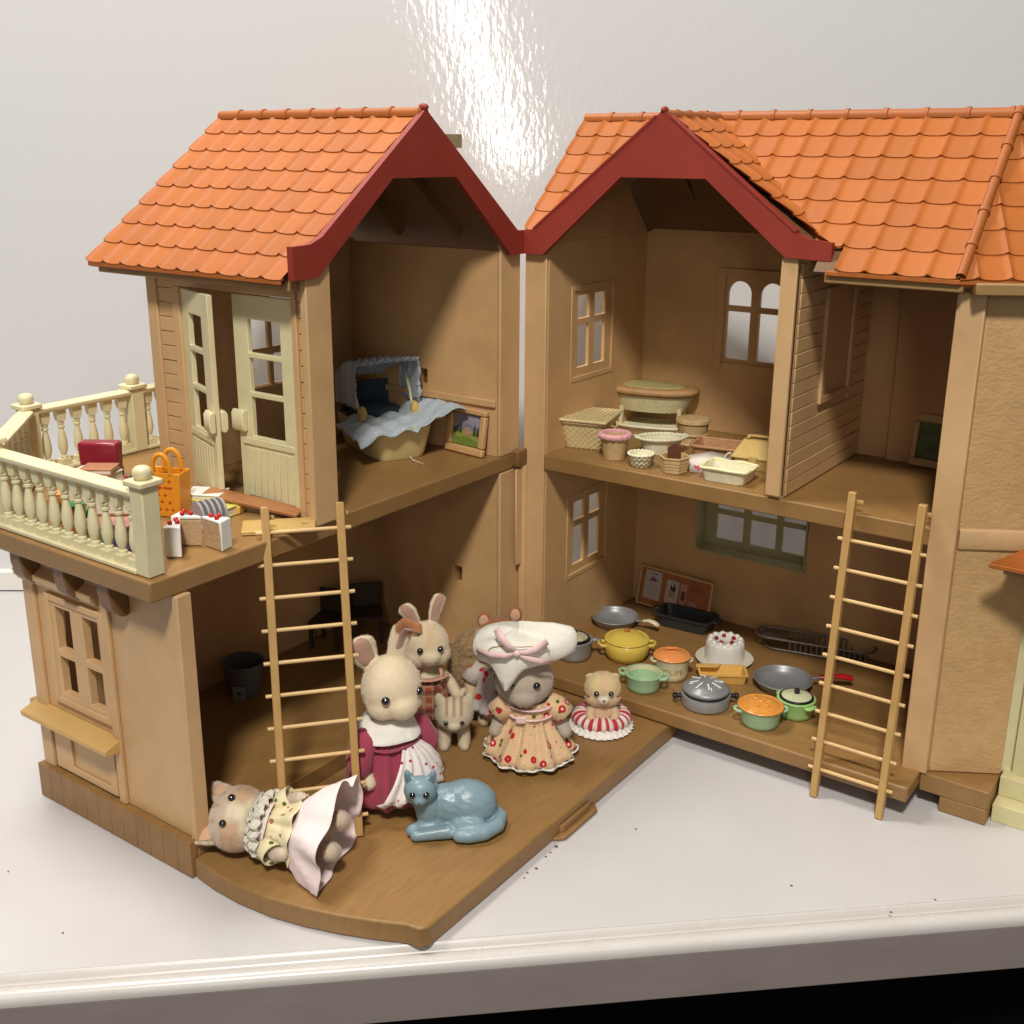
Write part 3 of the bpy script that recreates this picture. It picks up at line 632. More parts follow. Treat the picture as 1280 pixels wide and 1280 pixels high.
# ================================================================== kitchen things on the right ground floor (z = .191)
GZ, SZ, TZ = .192, 1.457, .104
SILV = mat('silver_paint', (.34, .335, .33), .28, .10, 8, .05, 60, metal=.25)
SILVD = mat('dull_silver', (.27, .27, .275), .36, .12, 8, .05, 60, metal=.25)
YEL = mat('yellow_enamel', (.76, .56, .10), .25, .05, 6)
ORG = mat('orange_enamel', (.80, .30, .09), .25, .06, 6)
ORG2 = mat('amber_enamel', (.66, .27, .05), .25, .10, 14)
MINT = mat('mint_enamel', (.36, .56, .34), .25, .05, 6)
LIME = mat('lime_enamel', (.34, .56, .20), .25, .05, 6)
CRM = mat('cream_enamel', (.72, .66, .42), .28, .05, 6)
IVORY = mat('ivory_plastic', (.75, .70, .56), .3, .05, 6)
DARK = mat('dark_grey_plastic', (.035, .037, .038), .4, .1, 6)
BLK = mat('black_plastic', (.012, .012, .013), .3, .05, 6)
REDP = mat('red_plastic', (.50, .012, .02), .25, .05, 6)
WHITE = mat('white_plastic', (.80, .79, .74), .3, .03, 6)
def vessel(t, r, h, m, taper=.90, wall=.010, n=40, name='body', inner=None, foot=.006):
    g = G(); rt = r
    g.lathe([(r * taper - foot, 0), (r * taper, .004), (r * (taper + .04), h * .25), (rt, h * .9), (rt + .004, h - .003), (rt + .002, h), (rt - wall, h), (rt - wall - .002, h * .8), (r * taper - wall, wall + .004), (0.001, wall)], n)
    return obj(name, g, m, t, sharp=50)
def side_handle(t, r, z, m, ang, s=1, name='handle'):
    g = G(); pts = [(r - .006, -.030 * s, z), (r + .022 * s, -.028 * s, z + .003), (r + .032 * s, -.012 * s, z + .005), (r + .032 * s, .012 * s, z + .005), (r + .022 * s, .028 * s, z + .003), (r - .006, .030 * s, z)]
    g.tube(pts, .0085 * s, 8); return obj(name, g, m, t, rot=(0, 0, ang))
def tab_handle(t, r, z, m, ang, w_=.05, d=.034, th=.010):
    g = G(); g.prism([(r - .008, -w_ / 2), (r + d * .6, -w_ / 2), (r + d, -w_ * .28), (r + d, w_ * .28), (r + d * .6, w_ / 2), (r - .008, w_ / 2)], z - th, z + th * .4, 'z')
    return obj('handle', g, m, t, bevel=.004, rot=(0, 0, ang))
def lid(t, r, z, h, m, name='lid', steps=True, n=40):
    g = G(); g.lathe([(r + .003, z), (r + .006, z + .006), (r + .001, z + .012), (r * .92, z + .014), (r * .88, z + .011 if steps else z + .014), (r * .84, z + .014), (r * .6, z + h * .8), (r * .3, z + h), (.001, z + h + .002)], n, cap0=True)
    return obj(name, g, m, t, sharp=50)
# silver saucepan with picture lid
t = thing('saucepan', 'grey saucepan with round window lid, nearest the hat of the lady doll', 'saucepan', (.345, .090, GZ), CZ)
vessel(t, .112, .118, SILV); tab_handle(t, .112, .108, SILV, radians(4), .03, .055); tab_handle(t, .112, .108, SILV, radians(184), .03, .02)
g = G(); g.torus((0, 0, .126), .088, .006, 32, 8); o = obj('lid', g, BLK, t)
g = G(); g.lathe([(.088, .120), (.084, .128), (.05, .137), (.001, .140)], 32); obj('glass', g, mat('lid_glass', (.62, .60, .42), .08, .5, 22), o)
for (x, y, r, c) in ((-.035, .0, .024, YEL), (.02, .03, .02, ORG), (.03, -.03, .022, YEL), (-.01, -.045, .014, WHITE)):
    g = G(); g.lathe([(r, 0), (r * .7, .004), (.001, .005)], 12, c=(x, y, .132 + .03 * (.06 - sqrt(x * x + y * y)))); obj('food_print', g, c, o)
g = G(); g.lathe([(.008, .138), (.008, .15), (.018, .157), (.016, .168), (.001, .173)], 16); obj('knob', g, BLK, t)
# frying pans
def frypan(label, loc, rz, r, hm, hlen, hw, cat='frying pan', hang=0, hz=.05):
    t = thing('frying_pan', label, cat, loc, rz, 'frying pans')
    g = G(); g.lathe([(r * .76, .0), (r * .8, .003), (r * .97, .048), (r + .004, .060), (r + .001, .063), (r - .006, .058), (r * .93, .046), (r * .74, .009), (.001, .008)], 48); obj('pan', g, SILVD, t, sharp=60)
    g = G(); a = r - .004; g.tube([(a, 0, .054), (a + .035, 0, .060), (a + .06, 0, .064)], [.014, .010, .010], 8, flat=.6); obj('neck', g, SILVD, t, rot=(0, 0, hang))
    g = G(); a += .05; g.tube([(a, 0, .062), (a + .01, 0, .063), (a + hlen * .35, 0, .070), (a + hlen * .75, 0, .064), (a + hlen, 0, .052), (a + hlen + .008, 0, .049)], [hw * .6, hw * .72, hw * .8, hw, hw * .92, hw * .4], 12, flat=.62); h = obj('handle', g, hm, t, rot=(0, 0, hang))
    return t
frypan('small grey frying pan with cream handle behind the yellow casserole', (.300, .655, GZ), 0, .152, CRM, .10, .022, hang=radians(8))
frypan('wide grey frying pan with glossy red handle behind the ladder', (1.540, .450, GZ), 0, .165, REDP, .19, .026, hang=radians(37))
# black roasting tin
t = thing('roasting_tin', 'dark grey rectangular roasting tin leaning place under the notice board', 'baking tin', (.690, .905, GZ), radians(4))
t['label'] = 'dark grey rectangular roasting tin in front of the notice board'
g = G(); rings = [];
for (sx, sy, z) in ((.165, .085, 0), (.185, .10, .075), (.197, .112, .078), (.197, .112, .085), (.180, .095, .085), (.158, .078, .012)):
    rings.append([(sx * math.copysign(abs(cos(a)) ** .28, cos(a)), sy * math.copysign(abs(sin(a)) ** .28, sin(a)), z) for a in [2 * pi * j / 40 for j in range(40)]])
g.loft(rings); obj('tin', g, DARK, t, sharp=50)
for s_ in (-1, 1):
    g = G(); g.tube([(s_ * .19, -.035, .080), (s_ * .225, -.03, .082), (s_ * .232, 0, .082), (s_ * .225, .03, .082), (s_ * .19, .035, .080)], .008, 8); obj('handle', g, DARK, t)
# notice board leaning on the back wall
CORK = mat('cork_print', (.42, .14, .045), .6, .25, 30, .1, 60); PAP = mat('paper_note', (.52, .46, .42), .6, .06, 9); PAP2 = mat('pink_note', (.55, .27, .22), .6, .1, 9)
BRD = mat('board_frame_plastic', (.60, .44, .20), .4, .08, 8)
t = thing('notice_board', 'orange notice board with pale papers leaning in the back left corner', 'notice board', (.235, 1.055, GZ + .003), 0)
t.rotation_euler = (radians(-12), radians(0), radians(-4))
BW, BH = .56, .27
obj('board', G().box(.012, BW - .012, -.004, .006, .012, BH - .012), CORK, t)
for b_ in ((0, BW, 0, .014), (0, BW, BH - .014, BH), (0, .014, .0145, BH - .0145), (BW - .014, BW, .0145, BH - .0145)):
    obj('frame_strip', G().box(b_[0], b_[1], -.014, .008, b_[2], b_[3]), BRD, t, bevel=.003)
o = obj('note', G().box(.045, .175, -.0065, -.0045, .05, .245), PAP, t)
g = G(); g.prism([(.075, .175), (.145, .175), (.13, .195), (.11, .212), (.095, .195)], -.0078, -.0068, 'y'); obj('print', g, mat('violet_print', (.20, .12, .18), .6), o)
g = G(); g.prism([(.08, .225), (.14, .22), (.14, .226), (.08, .231)], -.0078, -.0068, 'y'); obj('print', g, mat('violet_print', (.2, .12, .18)), o)
for k in range(3): obj('line', G().box(.07, .15, -.0078, -.0068, .09 + k * .022, .093 + k * .022), mat('grey_print', (.34, .29, .26)), o)
o = obj('note', G().box(.215, .31, -.0065, -.0045, .055, .215), PAP, t)
g = G(); g.prism([(.25, .15), (.285, .14), (.29, .17), (.275, .195), (.268, .165), (.25, .185)], -.0078, -.0068, 'y'); obj('print', g, mat('black_print', (.03, .03, .03)), o)
g = G(); g.prism([(.24, .10), (.28, .10), (.285, .14), (.24, .145)], -.0078, -.0068, 'y'); obj('print', g, mat('ochre_print', (.42, .30, .08)), o)
o = obj('note', G().box(.325, .372, -.0065, -.0045, .03, .21), PAP2, t)
g = G(); g.prism([(.335, .10), (.362, .10), (.362, .16), (.335, .16)], -.0078, -.0068, 'y'); obj('print', g, mat('brown_print', (.10, .05, .02)), o)
g = G(); g.prism([(.33, .04), (.365, .04), (.365, .07), (.33, .07)], -.0078, -.0068, 'y'); obj('print', g, mat('green_print', (.03, .07, .02)), o)
for k in range(6):
    a = k * 1.05; g = G(); g.lathe([(.016, 0), (.014, .001), (.001, .001)], 10); obj('rosette', g, PAP2, t, loc=(.425 + .022 * cos(a), -.0065, .075 + .022 * sin(a)), rot=(radians(90), 0, 0))
for k in range(7): obj('print', G().box(.385 + k * .016, .391 + k * .016, -.0055, -.0045, .17, .22), mat('dark_orange_print', (.26, .07, .02)), t)
# yellow casserole
t = thing('casserole', 'big yellow casserole with domed lid and small red knob', 'casserole', (.612, .268, GZ), CZ)
g = G(); g.lathe([(.095, 0), (.112, .004), (.132, .04), (.138, .08), (.134, .112), (.128, .118), (.12, .118), (.12, .02), (.001, .018)], 44); obj('body', g, YEL, t, sharp=60)
lid(t, .132, .120, .045, YEL)
side_handle(t, .132, .088, YEL, 0, 1.2); side_handle(t, .132, .088, YEL, pi, 1.2)
obj('knob', G().box(-.018, .018, -.009, .009, .166, .182), mat('brick_plastic', (.48, .12, .03), .3), t, bevel=.004)
# cream soup pot with lettering
t = thing('soup_pot', 'cream soup pot with orange lid and lettering on its side', 'pot', (.950, .205, GZ), CZ)
vessel(t, .098, .125, CRM, .97)
lid(t, .103, .126, .030, ORG); g = G(); g.tube([(-.035, .01, .160), (-.03, .01, .170), (.03, .01, .170), (.035, .01, .160)], .007, 8); obj('grip', g, ORG, t)
side_handle(t, .095, .100, CRM, 0, .8); side_handle(t, .095, .100, CRM, pi, .8)
def lettering(parent, text, size, r, z, ang, m, ext=.0015):
    cu_ = bpy.data.curves.new('txt', 'FONT'); cu_.body = text; cu_.size = size; cu_.align_x = 'CENTER'; cu_.extrude = ext
    o = bpy.data.objects.new('txt', cu_); col.objects.link(o); dg = bpy.context.evaluated_depsgraph_get()
    me = bpy.data.meshes.new_from_object(o.evaluated_get(dg)); bpy.data.objects.remove(o)
    for v in me.vertices:
        a = v.co.x / r + ang; rr = r + v.co.z; v.co = Vector((rr * sin(a), -rr * cos(a), z + v.co.y))
    o = bpy.data.objects.new('lettering', me); col.objects.link(o); o.parent = parent; me.materials.clear(); me.materials.append(m); return o
lettering(t, 'SOUPE', .048, .0985, .045, radians(-8), mat('letter_ink', (.42, .22, .05), .4))
# mint open saucepan
t = thing('saucepan', 'open mint green saucepan nearest the floor edge', 'saucepan', (.893, -.028, GZ), CZ, None)
vessel(t, .108, .098, MINT, .86, inner=CRM); side_handle(t, .104, .082, MINT, radians(-18), 1.15); side_handle(t, .104, .082, MINT, radians(162), 1.15)
g = G(); g.lathe([(.088, .012), (.096, .06), (.0975, .0965), (.0955, .0965), (.094, .06), (.084, .014), (.001, .0125)], 40, cap0=False); obj('lining', g, CRM, t)
# cake on plate
t = thing('cake_plate', 'round cream plate under the frosted cake', 'plate', (1.113, .582, GZ), CZ)
g = G(); g.lathe([(.10, 0), (.12, .004), (.172, .018), (.174, .022), (.168, .024), (.118, .012), (.001, .011)], 48); obj('plate', g, IVORY, t)
t = thing('cake', 'white frosted ring cake topped with five red cherries', 'cake', (1.113, .582, GZ + .0125), CZ)
FROST = mat('frosting', (.78, .75, .68), .28, .05, 8, .1, 30)
g = G(); g.lathe([(.118, 0), (.120, .02), (.116, .10), (.110, .118), (.098, .128), (.082, .127), (.07, .118), (.001, .112)], 60, mod=lambda a, z, k, j: .0035 * cos(a * 14) if z > .10 else 0); obj('sponge', g, FROST, t, sharp=80)
for k in range(12):
    a = 2 * pi * k / 12; g = G(); g.ell((.090 * cos(a), .090 * sin(a), .126), (.018, .018, .012), 10, 6); obj('cream_dollop', g, FROST, t)
for k in range(5):
    a = 2 * pi * k / 5 + .3; g = G(); g.ell((.055 * cos(a), .055 * sin(a), .124), (.014, .014, .013), 12, 8); obj('cherry', g, mat('cherry', (.28, .005, .012), .12), t)
# mustard gratin dish
MUS = mat('mustard_plastic', (.76, .47, .12), .35, .06, 8)
t = thing('gratin_dish', 'mustard yellow rectangular dish with a scoop, half behind the grey lidded pan', 'dish', (1.215, .335, GZ), CZ - .05)
g = G(); rings = []
for (sx, sy, z) in ((.125, .062, 0), (.135, .072, .052), (.142, .078, .054), (.142, .078, .060), (.128, .066, .060), (.118, .056, .010)):
    rings.append([(sx * math.copysign(abs(cos(a)) ** .15, cos(a)), sy * math.copysign(abs(sin(a)) ** .15, sin(a)), z) for a in [2 * pi * (j + .5) / 40 for j in range(40)]])
g.loft(rings); obj('dish', g, MUS, t, sharp=50, bevel=0)
g = G(); g.prism([(-.15, .02), (-.03, .02), (-.015, .035), (-.0, .065), (-.12, .065), (-.15, .05)], .063, .070, 'z'); obj('scoop', g, MUS, t, bevel=.002)
# grey double pan with snowflake lid
t = thing('lidded_pan', 'low grey pan with cut-out star lid and two black handles', 'pan', (1.270, .004, GZ), CZ)
g = G(); g.lathe([(.118, 0), (.132, .006), (.138, .062), (.136, .070), (.122, .070), (.120, .02), (.001, .018)], 48); obj('body', g, SILV, t, sharp=60)
g = G(); g.lathe([(.112, .070), (.128, .088), (.132, .094), (.128, .104), (.112, .110), (.104, .118), (.085, .130), (.05, .138), (.001, .140)], 48); o = obj('lid', g, SILVD, t, sharp=60)
g = G(); g.lathe([(.125, .071), (.125, .086), (.08, .087)], 40, cap0=False, cap1=False); obj('gasket', g, BLK, t)
for k in range(8):
    a = 2 * pi * k / 8; s_ = .030 if k % 2 else .024
    g = G(); d = Vector((cos(a), sin(a), -.22)); g.obox((.068 * cos(a), .068 * sin(a), .1365), d, (-sin(a), cos(a), 0), (0, 0, 1), s_, .0035, .002)
    if k % 2 == 0: g.obox((.088 * cos(a + .14), .088 * sin(a + .14), .131), d, (-sin(a), cos(a), 0), (0, 0, 1), .012, .003, .002)
    obj('lid_slot', g, WHITE, o)
for a in (0, pi):
    g = G(); g.tube([(.13, 0, .05), (.165, 0, .05)], .014, 10); g.ell((.172, 0, .05), (.014, .026, .018), 12, 8); obj('handle', g, BLK, t, rot=(0, 0, a))
# pots with orange and glass lids
t = thing('casserole', 'mint green casserole with amber lid right of the grey lidded pan', 'casserole', (1.606, -.020, GZ), CZ)
vessel(t, .112, .100, MINT, .88); side_handle(t, .110, .082, MINT, 0, .95); side_handle(t, .110, .082, MINT, pi, .95)
lid(t, .118, .101, .030, ORG2)
for k in range(6):
    a = k * pi / 3; g = G(); g.ell((.045 * cos(a), .045 * sin(a), .130), (.022, .013, .004), 10, 6, rot=(0, 0, a)); obj('petal_relief', g, ORG2, t)
g = G(); g.ell((0, 0, .133), (.016, .016, .006), 12, 6); obj('knob', g, ORG2, t)
t = thing('casserole', 'lime green pot with pale glass lid and black square knob beside the ladder', 'casserole', (1.722, .190, GZ), CZ)
vessel(t, .102, .100, LIME, .90); tab_handle(t, .10, .085, LIME, radians(-60), .075, .03, .009); tab_handle(t, .10, .085, LIME, radians(120), .075, .03, .009)
g = G(); g.torus((0, 0, .106), .086, .007, 32, 8); o = obj('lid', g, BLK, t)
g = G(); g.lathe([(.085, .104), (.08, .113), (.045, .123), (.001, .126)], 32); obj('glass', g, mat('pale_lid_glass', (.55, .57, .36), .08, .15, 12), o)
obj('knob', G().box(-.014, .014, -.011, .011, .124, .150), BLK, t, bevel=.004)
# dish rack / barbecue grill
GRY = mat('dark_metal_plastic', (.22, .20, .18), .35, .1, 8, metal=.4)
t = thing('wire_rack', 'long dark grey wire dish rack along the back wall behind the ladder', 'dish rack', (1.165, .93, GZ), radians(13))
g = G()
def loop(g, L_, W_, z, r, rr, x0=0):
    pts = []
    for k in range(40):
        a = 2 * pi * k / 40; cx = L_ / 2 - W_ / 2
        pts.append((x0 + L_ / 2 + math.copysign(cx, cos(a)) + W_ / 2 * cos(a), W_ / 2 * sin(a), z))
    g.tube(pts + [pts[0], pts[1]], rr, 6, cap=False)
loop(g, .72, .17, .085, 0, .0075); obj('rim', g, GRY, t)
g = G(); loop(g, .60, .14, .012, 0, .006, .06); obj('base_wire', g, GRY, t)
obj('side_tray', G().box(.04, .20, -.07, .07, .074, .080), GRY, t, bevel=.003)
for k in range(15):
    x = .22 + k * .032
    g = G(); g.tube([(x, -.082, .083), (x, -.068, .012), (x, .068, .012), (x, .082, .083)], .0052, 6); obj('wire', g, GRY, t)
# ================================================================== baskets on the right upper floor (z = 1.457)
WK1 = mat('straw_plastic', (.72, .58, .30), .5, .14, 30, .15, 120)
WK2 = mat('tan_wicker', (.58, .40, .19), .5, .18, 30, .15, 120)
WK3 = mat('cream_wicker', (.78, .74, .52), .45, .10, 30, .12, 120)
WK4 = mat('brown_wicker', (.50, .26, .12), .5, .18, 30, .15, 120)
WK5 = mat('pale_green_wicker', (.66, .60, .34), .5, .14, 30, .12, 120)
def basket(t, prof, m, nst=28, ex=1, ey=1, shape=2, amp=.004, rows=None, name='basket', floor_z=.008, wall=.009):
    """woven shell: over-under relief, ring by ring; prof = [(r, z)...] of the outside"""
    g = G(); P = []
    zs = [p[1] for p in prof]; H = zs[-1]; rows = rows or max(4, int(H / .016)); n = nst * 4
    def rad(z):
        for (r0, z0), (r1, z1) in zip(prof, prof[1:]):
            if z <= z1: return r0 + (r1 - r0) * (z - z0) / max(1e-6, z1 - z0)
        return prof[-1][0]
    rings = []
    for k in range(rows * 2 + 1):
        z = H * k / (rows * 2); rg = []
        row = k // 2
        for j in range(n):
            a = 2 * pi * j / n; cx, sx = cos(a), sin(a)
            if shape != 2:
                q = (abs(cx) ** shape + abs(sx) ** shape) ** (-1 / shape); cx *= q; sx *= q
            wv = sin(a * nst + (pi if row % 2 else 0)) * (1 if k % 2 else .15)
            r = rad(z) + amp * wv; rg.append((r * cx * ex, r * sx * ey, z))
        rings.append(rg)
    for (dr, z) in ((-wall, H), (-wall, floor_z + .001)):
        rg = []
        for j in range(n):
            a = 2 * pi * j / n; cx, sx = cos(a), sin(a)
            if shape != 2:
                q = (abs(cx) ** shape + abs(sx) ** shape) ** (-1 / shape); cx *= q; sx *= q
            r = rad(z); rg.append(((r * ex + dr) * cx, (r * ey + dr) * sx, z))
        rings.append(rg)
    g.loft(rings); return obj(name, g, m, t, sharp=70)
def braid(t, R_, z, m, ex=1, ey=1, shape=2, r=.009, n=120, k=36, name='rim'):
    g = G(); pts = []; rr = []
    for i in range(n):
        a = 2 * pi * i / n; cx, sx = cos(a), sin(a)
        if shape != 2:
            q = (abs(cx) ** shape + abs(sx) ** shape) ** (-1 / shape); cx *= q; sx *= q
        pts.append((R_ * cx * ex, R_ * sx * ey, z + .0015 * sin(a * k))); rr.append(r * (1 + .16 * sin(a * k)))
    g.tube(pts + pts[:2], rr + rr[:2], 8, cap=False); return obj(name, g, m, t, sharp=80)
t = thing('hamper', 'straw coloured square wicker hamper with flat notched lid', 'hamper', (.245, .362, SZ), radians(14))
basket(t, [(.100, 0), (.135, .15)], WK1, 24, ex=1.0, ey=1.15, shape=8)
braid(t, .137, .152, WK1, 1, 1.15, 8)
g = G(); g.box(-.148, .148, -.165, .165, .160, .172); o = obj('lid', g, WK1, t, bevel=.005)
for k in range(13): obj('cane', G().box(-.146 + k * .0225, -.128 + k * .0225, -.160, .160, .1725, .1765), WK1, o, bevel=.003)
g = G(); g.tube([(-.146, -.168, .166), (.146, -.168, .166)], .008, 8); obj('lid_edge', g, WK1, o)
g = G(); g.tube([(.142, -.05, .13), (.155, -.03, .115), (.155, .03, .115), (.142, .05, .13)], .006, 8); obj('handle', g, WK1, t)
t.scale = (1.08, 1.08, 1.08)
t = thing('basket', 'tall round wicker bin with a pink cloth rim', 'basket', (.532, .178, SZ), 0, 'small baskets')
basket(t, [(.060, 0), (.082, .135)], WK2, 18)
g = G(); g.lathe([(.080, .118), (.093, .122), (.096, .138), (.090, .152), (.078, .154), (.074, .145), (.074, .12)], 60, mod=lambda a, z, k, j: .003 * sin(a * 15) - .0 , cap0=False, cap1=False); obj('pink_rim', g, mat('pink_cloth', (.72, .34, .36), .7, .08, 20, .2, 80, sheen=.3), t, sharp=80)
t = thing('cradle_table', 'oval wicker table with padded tan top on four legs and a low shelf', 'table', (.335, .985, SZ), radians(16))
basket(t, [(.78, .0), (.96, .095), (1.0, .105)], WK5, 40, ex=.235, ey=.125, shape=2.4, amp=.014, name='wicker_box'); t.children[-1].location = (0, 0, .115)
g = G(); g.lathe([(.9, .222), (1.02, .226), (1.08, .240), (1.07, .258), (.98, .268), (.78, .270), (.76, .266), (.74, .270), (.001, .270)], 60, ex=.235, ey=.135, shape=2.4); o = obj('top', g, mat('tan_rim_wicker', (.47, .27, .11), .55, .15, 20, .3, 90), t, sharp=60)
g = G(); g.lathe([(.735, .2705), (.72, .276), (.001, .277)], 60, ex=.235, ey=.135, shape=2.4); obj('pad', g, mat('olive_cloth', (.42, .37, .15), .8, .1, 20, .3, 100), o)
for sx in (-1, 1):
    for sy in (-1, 1): g = G(); g.tube([(sx * .165, sy * .07, .012), (sx * .16, sy * .065, .14)], .014, 10); obj('leg', g, WK5, t)
g = G(); g.lathe([(.98, 0), (1.0, .008), (1.0, .016), (.96, .022), (.001, .022)], 50, ex=.20, ey=.105, shape=3); obj('shelf', g, WK3, t); braid(t, 1.0, .018, WK3, .203, .108, 3, r=.008, name='shelf_edge')
t.scale = (1.15, 1.12, 1.0)
t = thing('basket', 'cream oval wicker basket with flared frilly rim and side grips', 'basket', (.690, .440, SZ), CZ + .1, 'small baskets')
basket(t, [(.70, 0), (.92, .09)], WK3, 30, ex=.135, ey=.085, amp=.03); braid(t, 1.0, .094, WK3, .135, .088, 2, r=.010)
for s_ in (-1, 1): g = G(); g.tube([(s_ * .125, -.03, .095), (s_ * .155, -.02, .103), (s_ * .155, .02, .103), (s_ * .125, .03, .095)], .008, 8); obj('grip', g, WK3, t)
t = thing('basket', 'tall round tan basket with flat woven lid between table and brown tray', 'basket', (.735, .755, SZ), 0, 'small baskets')
basket(t, [(.086, 0), (.083, .03), (.084, .06), (.094, .125)], WK2, 22); braid(t, .090, .006, WK2); braid(t, .088, .062, WK2, r=.006)
g = G(); g.lathe([(.098, .128), (.104, .134), (.102, .150), (.090, .158), (.06, .160), (.001, .161)], 48, mod=lambda a, z, k, j: .0018 * sin(a * 24)); obj('lid', g, WK2, t)
t = thing('basket', 'smallest round cream basket with dark zigzag weave', 'basket', (.730, .132, SZ), 0, 'small baskets')
basket(t, [(.056, 0), (.070, .066)], WK3, 14, amp=.005, rows=4); braid(t, .070, .068, WK3, r=.007, k=20)
for z in (.018, .045):
    g = G(); pts = [((.0625 + z * .2) * cos(a), (.0625 + z * .2) * sin(a), z + .006 * (1 if k % 2 else -1)) for k, a in enumerate([2 * pi * i / 32 for i in range(32)])]; g.tube(pts + pts[:2], .0028, 5, cap=False); obj('dark_weave', g, BROWN, t)
t = thing('basket', 'small tan hexagonal basket holding the brown brush', 'basket', (.943, .125, SZ), .3, 'small baskets')
g = G(); rings = []
for (r, z) in ((.068, 0), (.082, .082), (.088, .084), (.088, .092), (.076, .092), (.070, .010)):
    rings.append([(r * cos(pi / 3 * k), r * sin(pi / 3 * k), z) for k in range(6)])
g.loft(rings); obj('shell', g, WK2, t, sharp=20)
for z in (.012, .03, .048, .066):
    g = G(); r = .0695 + z * .17; pts = [(r * cos(pi / 3 * k), r * sin(pi / 3 * k), z) for k in range(6)]
    g.loft([[(p[0] * s_, p[1] * s_, p[2] + dz) for p in pts] for (s_, dz) in ((.98, -.008), (1.012, -.006), (1.012, .006), (.98, .008))], False, False); obj('weave_band', g, WK2, t)
t = thing('brush', 'dark brown flat brush standing up in the hexagonal basket', 'brush', (.935, .135, SZ + .012), CZ - .1)
g = G(); g.prism([(-.034, .0), (.034, .0), (.038, .12), (.030, .132), (.017, .137), (.010, .152), (-.010, .152), (-.017, .137), (-.030, .132), (-.038, .12)], -.012, .012, 'y'); obj('blade', g, mat('dark_brown_plastic', (.13, .045, .018), .4, .1, 8), t, bevel=.004)
t = thing('tray_basket', 'shallow rectangular brown wicker tray behind the cream tray', 'basket', (1.035, .520, SZ), radians(10))
basket(t, [(.86, 0), (1.0, .085)], WK4, 36, ex=.150, ey=.105, shape=9, amp=.018); braid(t, 1.0, .088, WK4, .153, .108, 10, r=.010, k=50)
t = thing('gift_bag', 'white folded paper bag with pink flower print lying open', 'bag', (1.085, .260, SZ), CZ - .15)
PWH = mat('paper_white', (.74, .66, .58), .6, .05, 12)
g = G(); g.add([(-.10, -.05, .0), (.09, -.055, 0), (.08, -.04, .055), (-.09, -.035, .06), (-.11, .07, .065), (.02, .09, .085), (.12, .05, .07)], [(0, 1, 2, 3), (3, 2, 6, 5), (3, 5, 4)]); bag_ = obj('paper', g, PWH, t, solid=.006, sharp=20)
g = G(); g.add([(-.10, -.05, .001), (-.11, .07, .0), (-.11, .07, .063), (-.09, -.035, .058)], [(0, 1, 2, 3)]); g.add([(.09, -.055, .001), (.12, .05, .0), (.12, .05, .068), (.08, -.04, .053)], [(0, 1, 2, 3)]); obj('side', g, PWH, t, solid=.005)
PKP = mat('pink_print', (.62, .10, .16), .5, .1, 20)
for (x, z, s_, m_) in ((-.065, .028, .012, PKP), (-.05, .034, .010, PKP), (-.055, .018, .010, PKP), (-.040, .024, .009, PKP), (-.075, .035, .008, PKP), (.0, .030, .005, BLK), (.018, .02, .006, mat('olive_print', (.2, .2, .12))), (.038, .032, .005, PKP), (.05, .018, .006, mat('olive_print', (.2, .2, .12)))):
    g = G(); g.ell((x, -.0525 + z * .28 - .003, z), (s_, .001, s_ * .8), 8, 4); obj('flower_print', g, m_, bag_)
g = G(); g.tube([(.085, .03, .07), (.10, .025, .095), (.115, .03, .10), (.125, .04, .085)], .005, 6); obj('cord_handle', g, IVORY, t)
t = thing('tray_basket', 'shallow pale cream wicker tray at the edge of the upper floor', 'basket', (1.250, .168, SZ), radians(3))
basket(t, [(.86, 0), (1.0, .070)], WK3, 34, ex=.128, ey=.098, shape=10, amp=.02); braid(t, 1.0, .074, mat('bright_cream', (.78, .75, .45), .35, .04, 10), .132, .101, 12, r=.009, k=6)
t = thing('sewing_case', 'yellow wicker purse-shaped case with clasp beside the partition post', 'basket', (1.270, .500, SZ), radians(8))
YC = mat('ochre_plastic', (.62, .43, .13), .45, .10, 20, .15, 80)
basket(t, [(.90, 0), (1.0, .06)], YC, 20, ex=.125, ey=.10, shape=8, amp=.015, name='base')
g = G(); g.loft([[(x * sx, y * sy, z) for (x, y) in ((-1, -1), (1, -1), (1, 1), (-1, 1))] for (sx, sy, z) in ((.130, .105, .061), (.130, .105, .07), (.085, .03, .150), (.085, .025, .155))]); obj('lid', g, YC, t, bevel=.005)
obj('clasp', G().box(-.022, .022, -.118, -.102, .028, .085), YC, t, bevel=.004); g = G(); g.tube([(-.06, 0, .15), (-.05, 0, .175), (.05, 0, .175), (.06, 0, .15)], .008, 8); obj('handle', g, YC, t); g = G(); g.ell((-.055, -.015, .170), .012, 10, 8); obj('knob', g, YC, t)
t = thing('framed_picture', 'framed green landscape picture leaning in the dim far room', 'picture', (2.06, 1.055, SZ), 0)
t.rotation_euler = (radians(-8), 0, radians(-3))
obj('canvas', G().box(-.085, .085, .0, .008, .05, .25), mat('green_picture', (.10, .16, .06), .5, .5, 14), t)
for b_ in ((-.12, .12, 0, .045), (-.12, .12, .255, .30), (-.12, -.088, .0455, .2545), (.088, .12, .0455, .2545)): obj('frame_strip', G().box(b_[0], b_[1], -.012, .012, b_[2], b_[3]), BRD, t, bevel=.006)

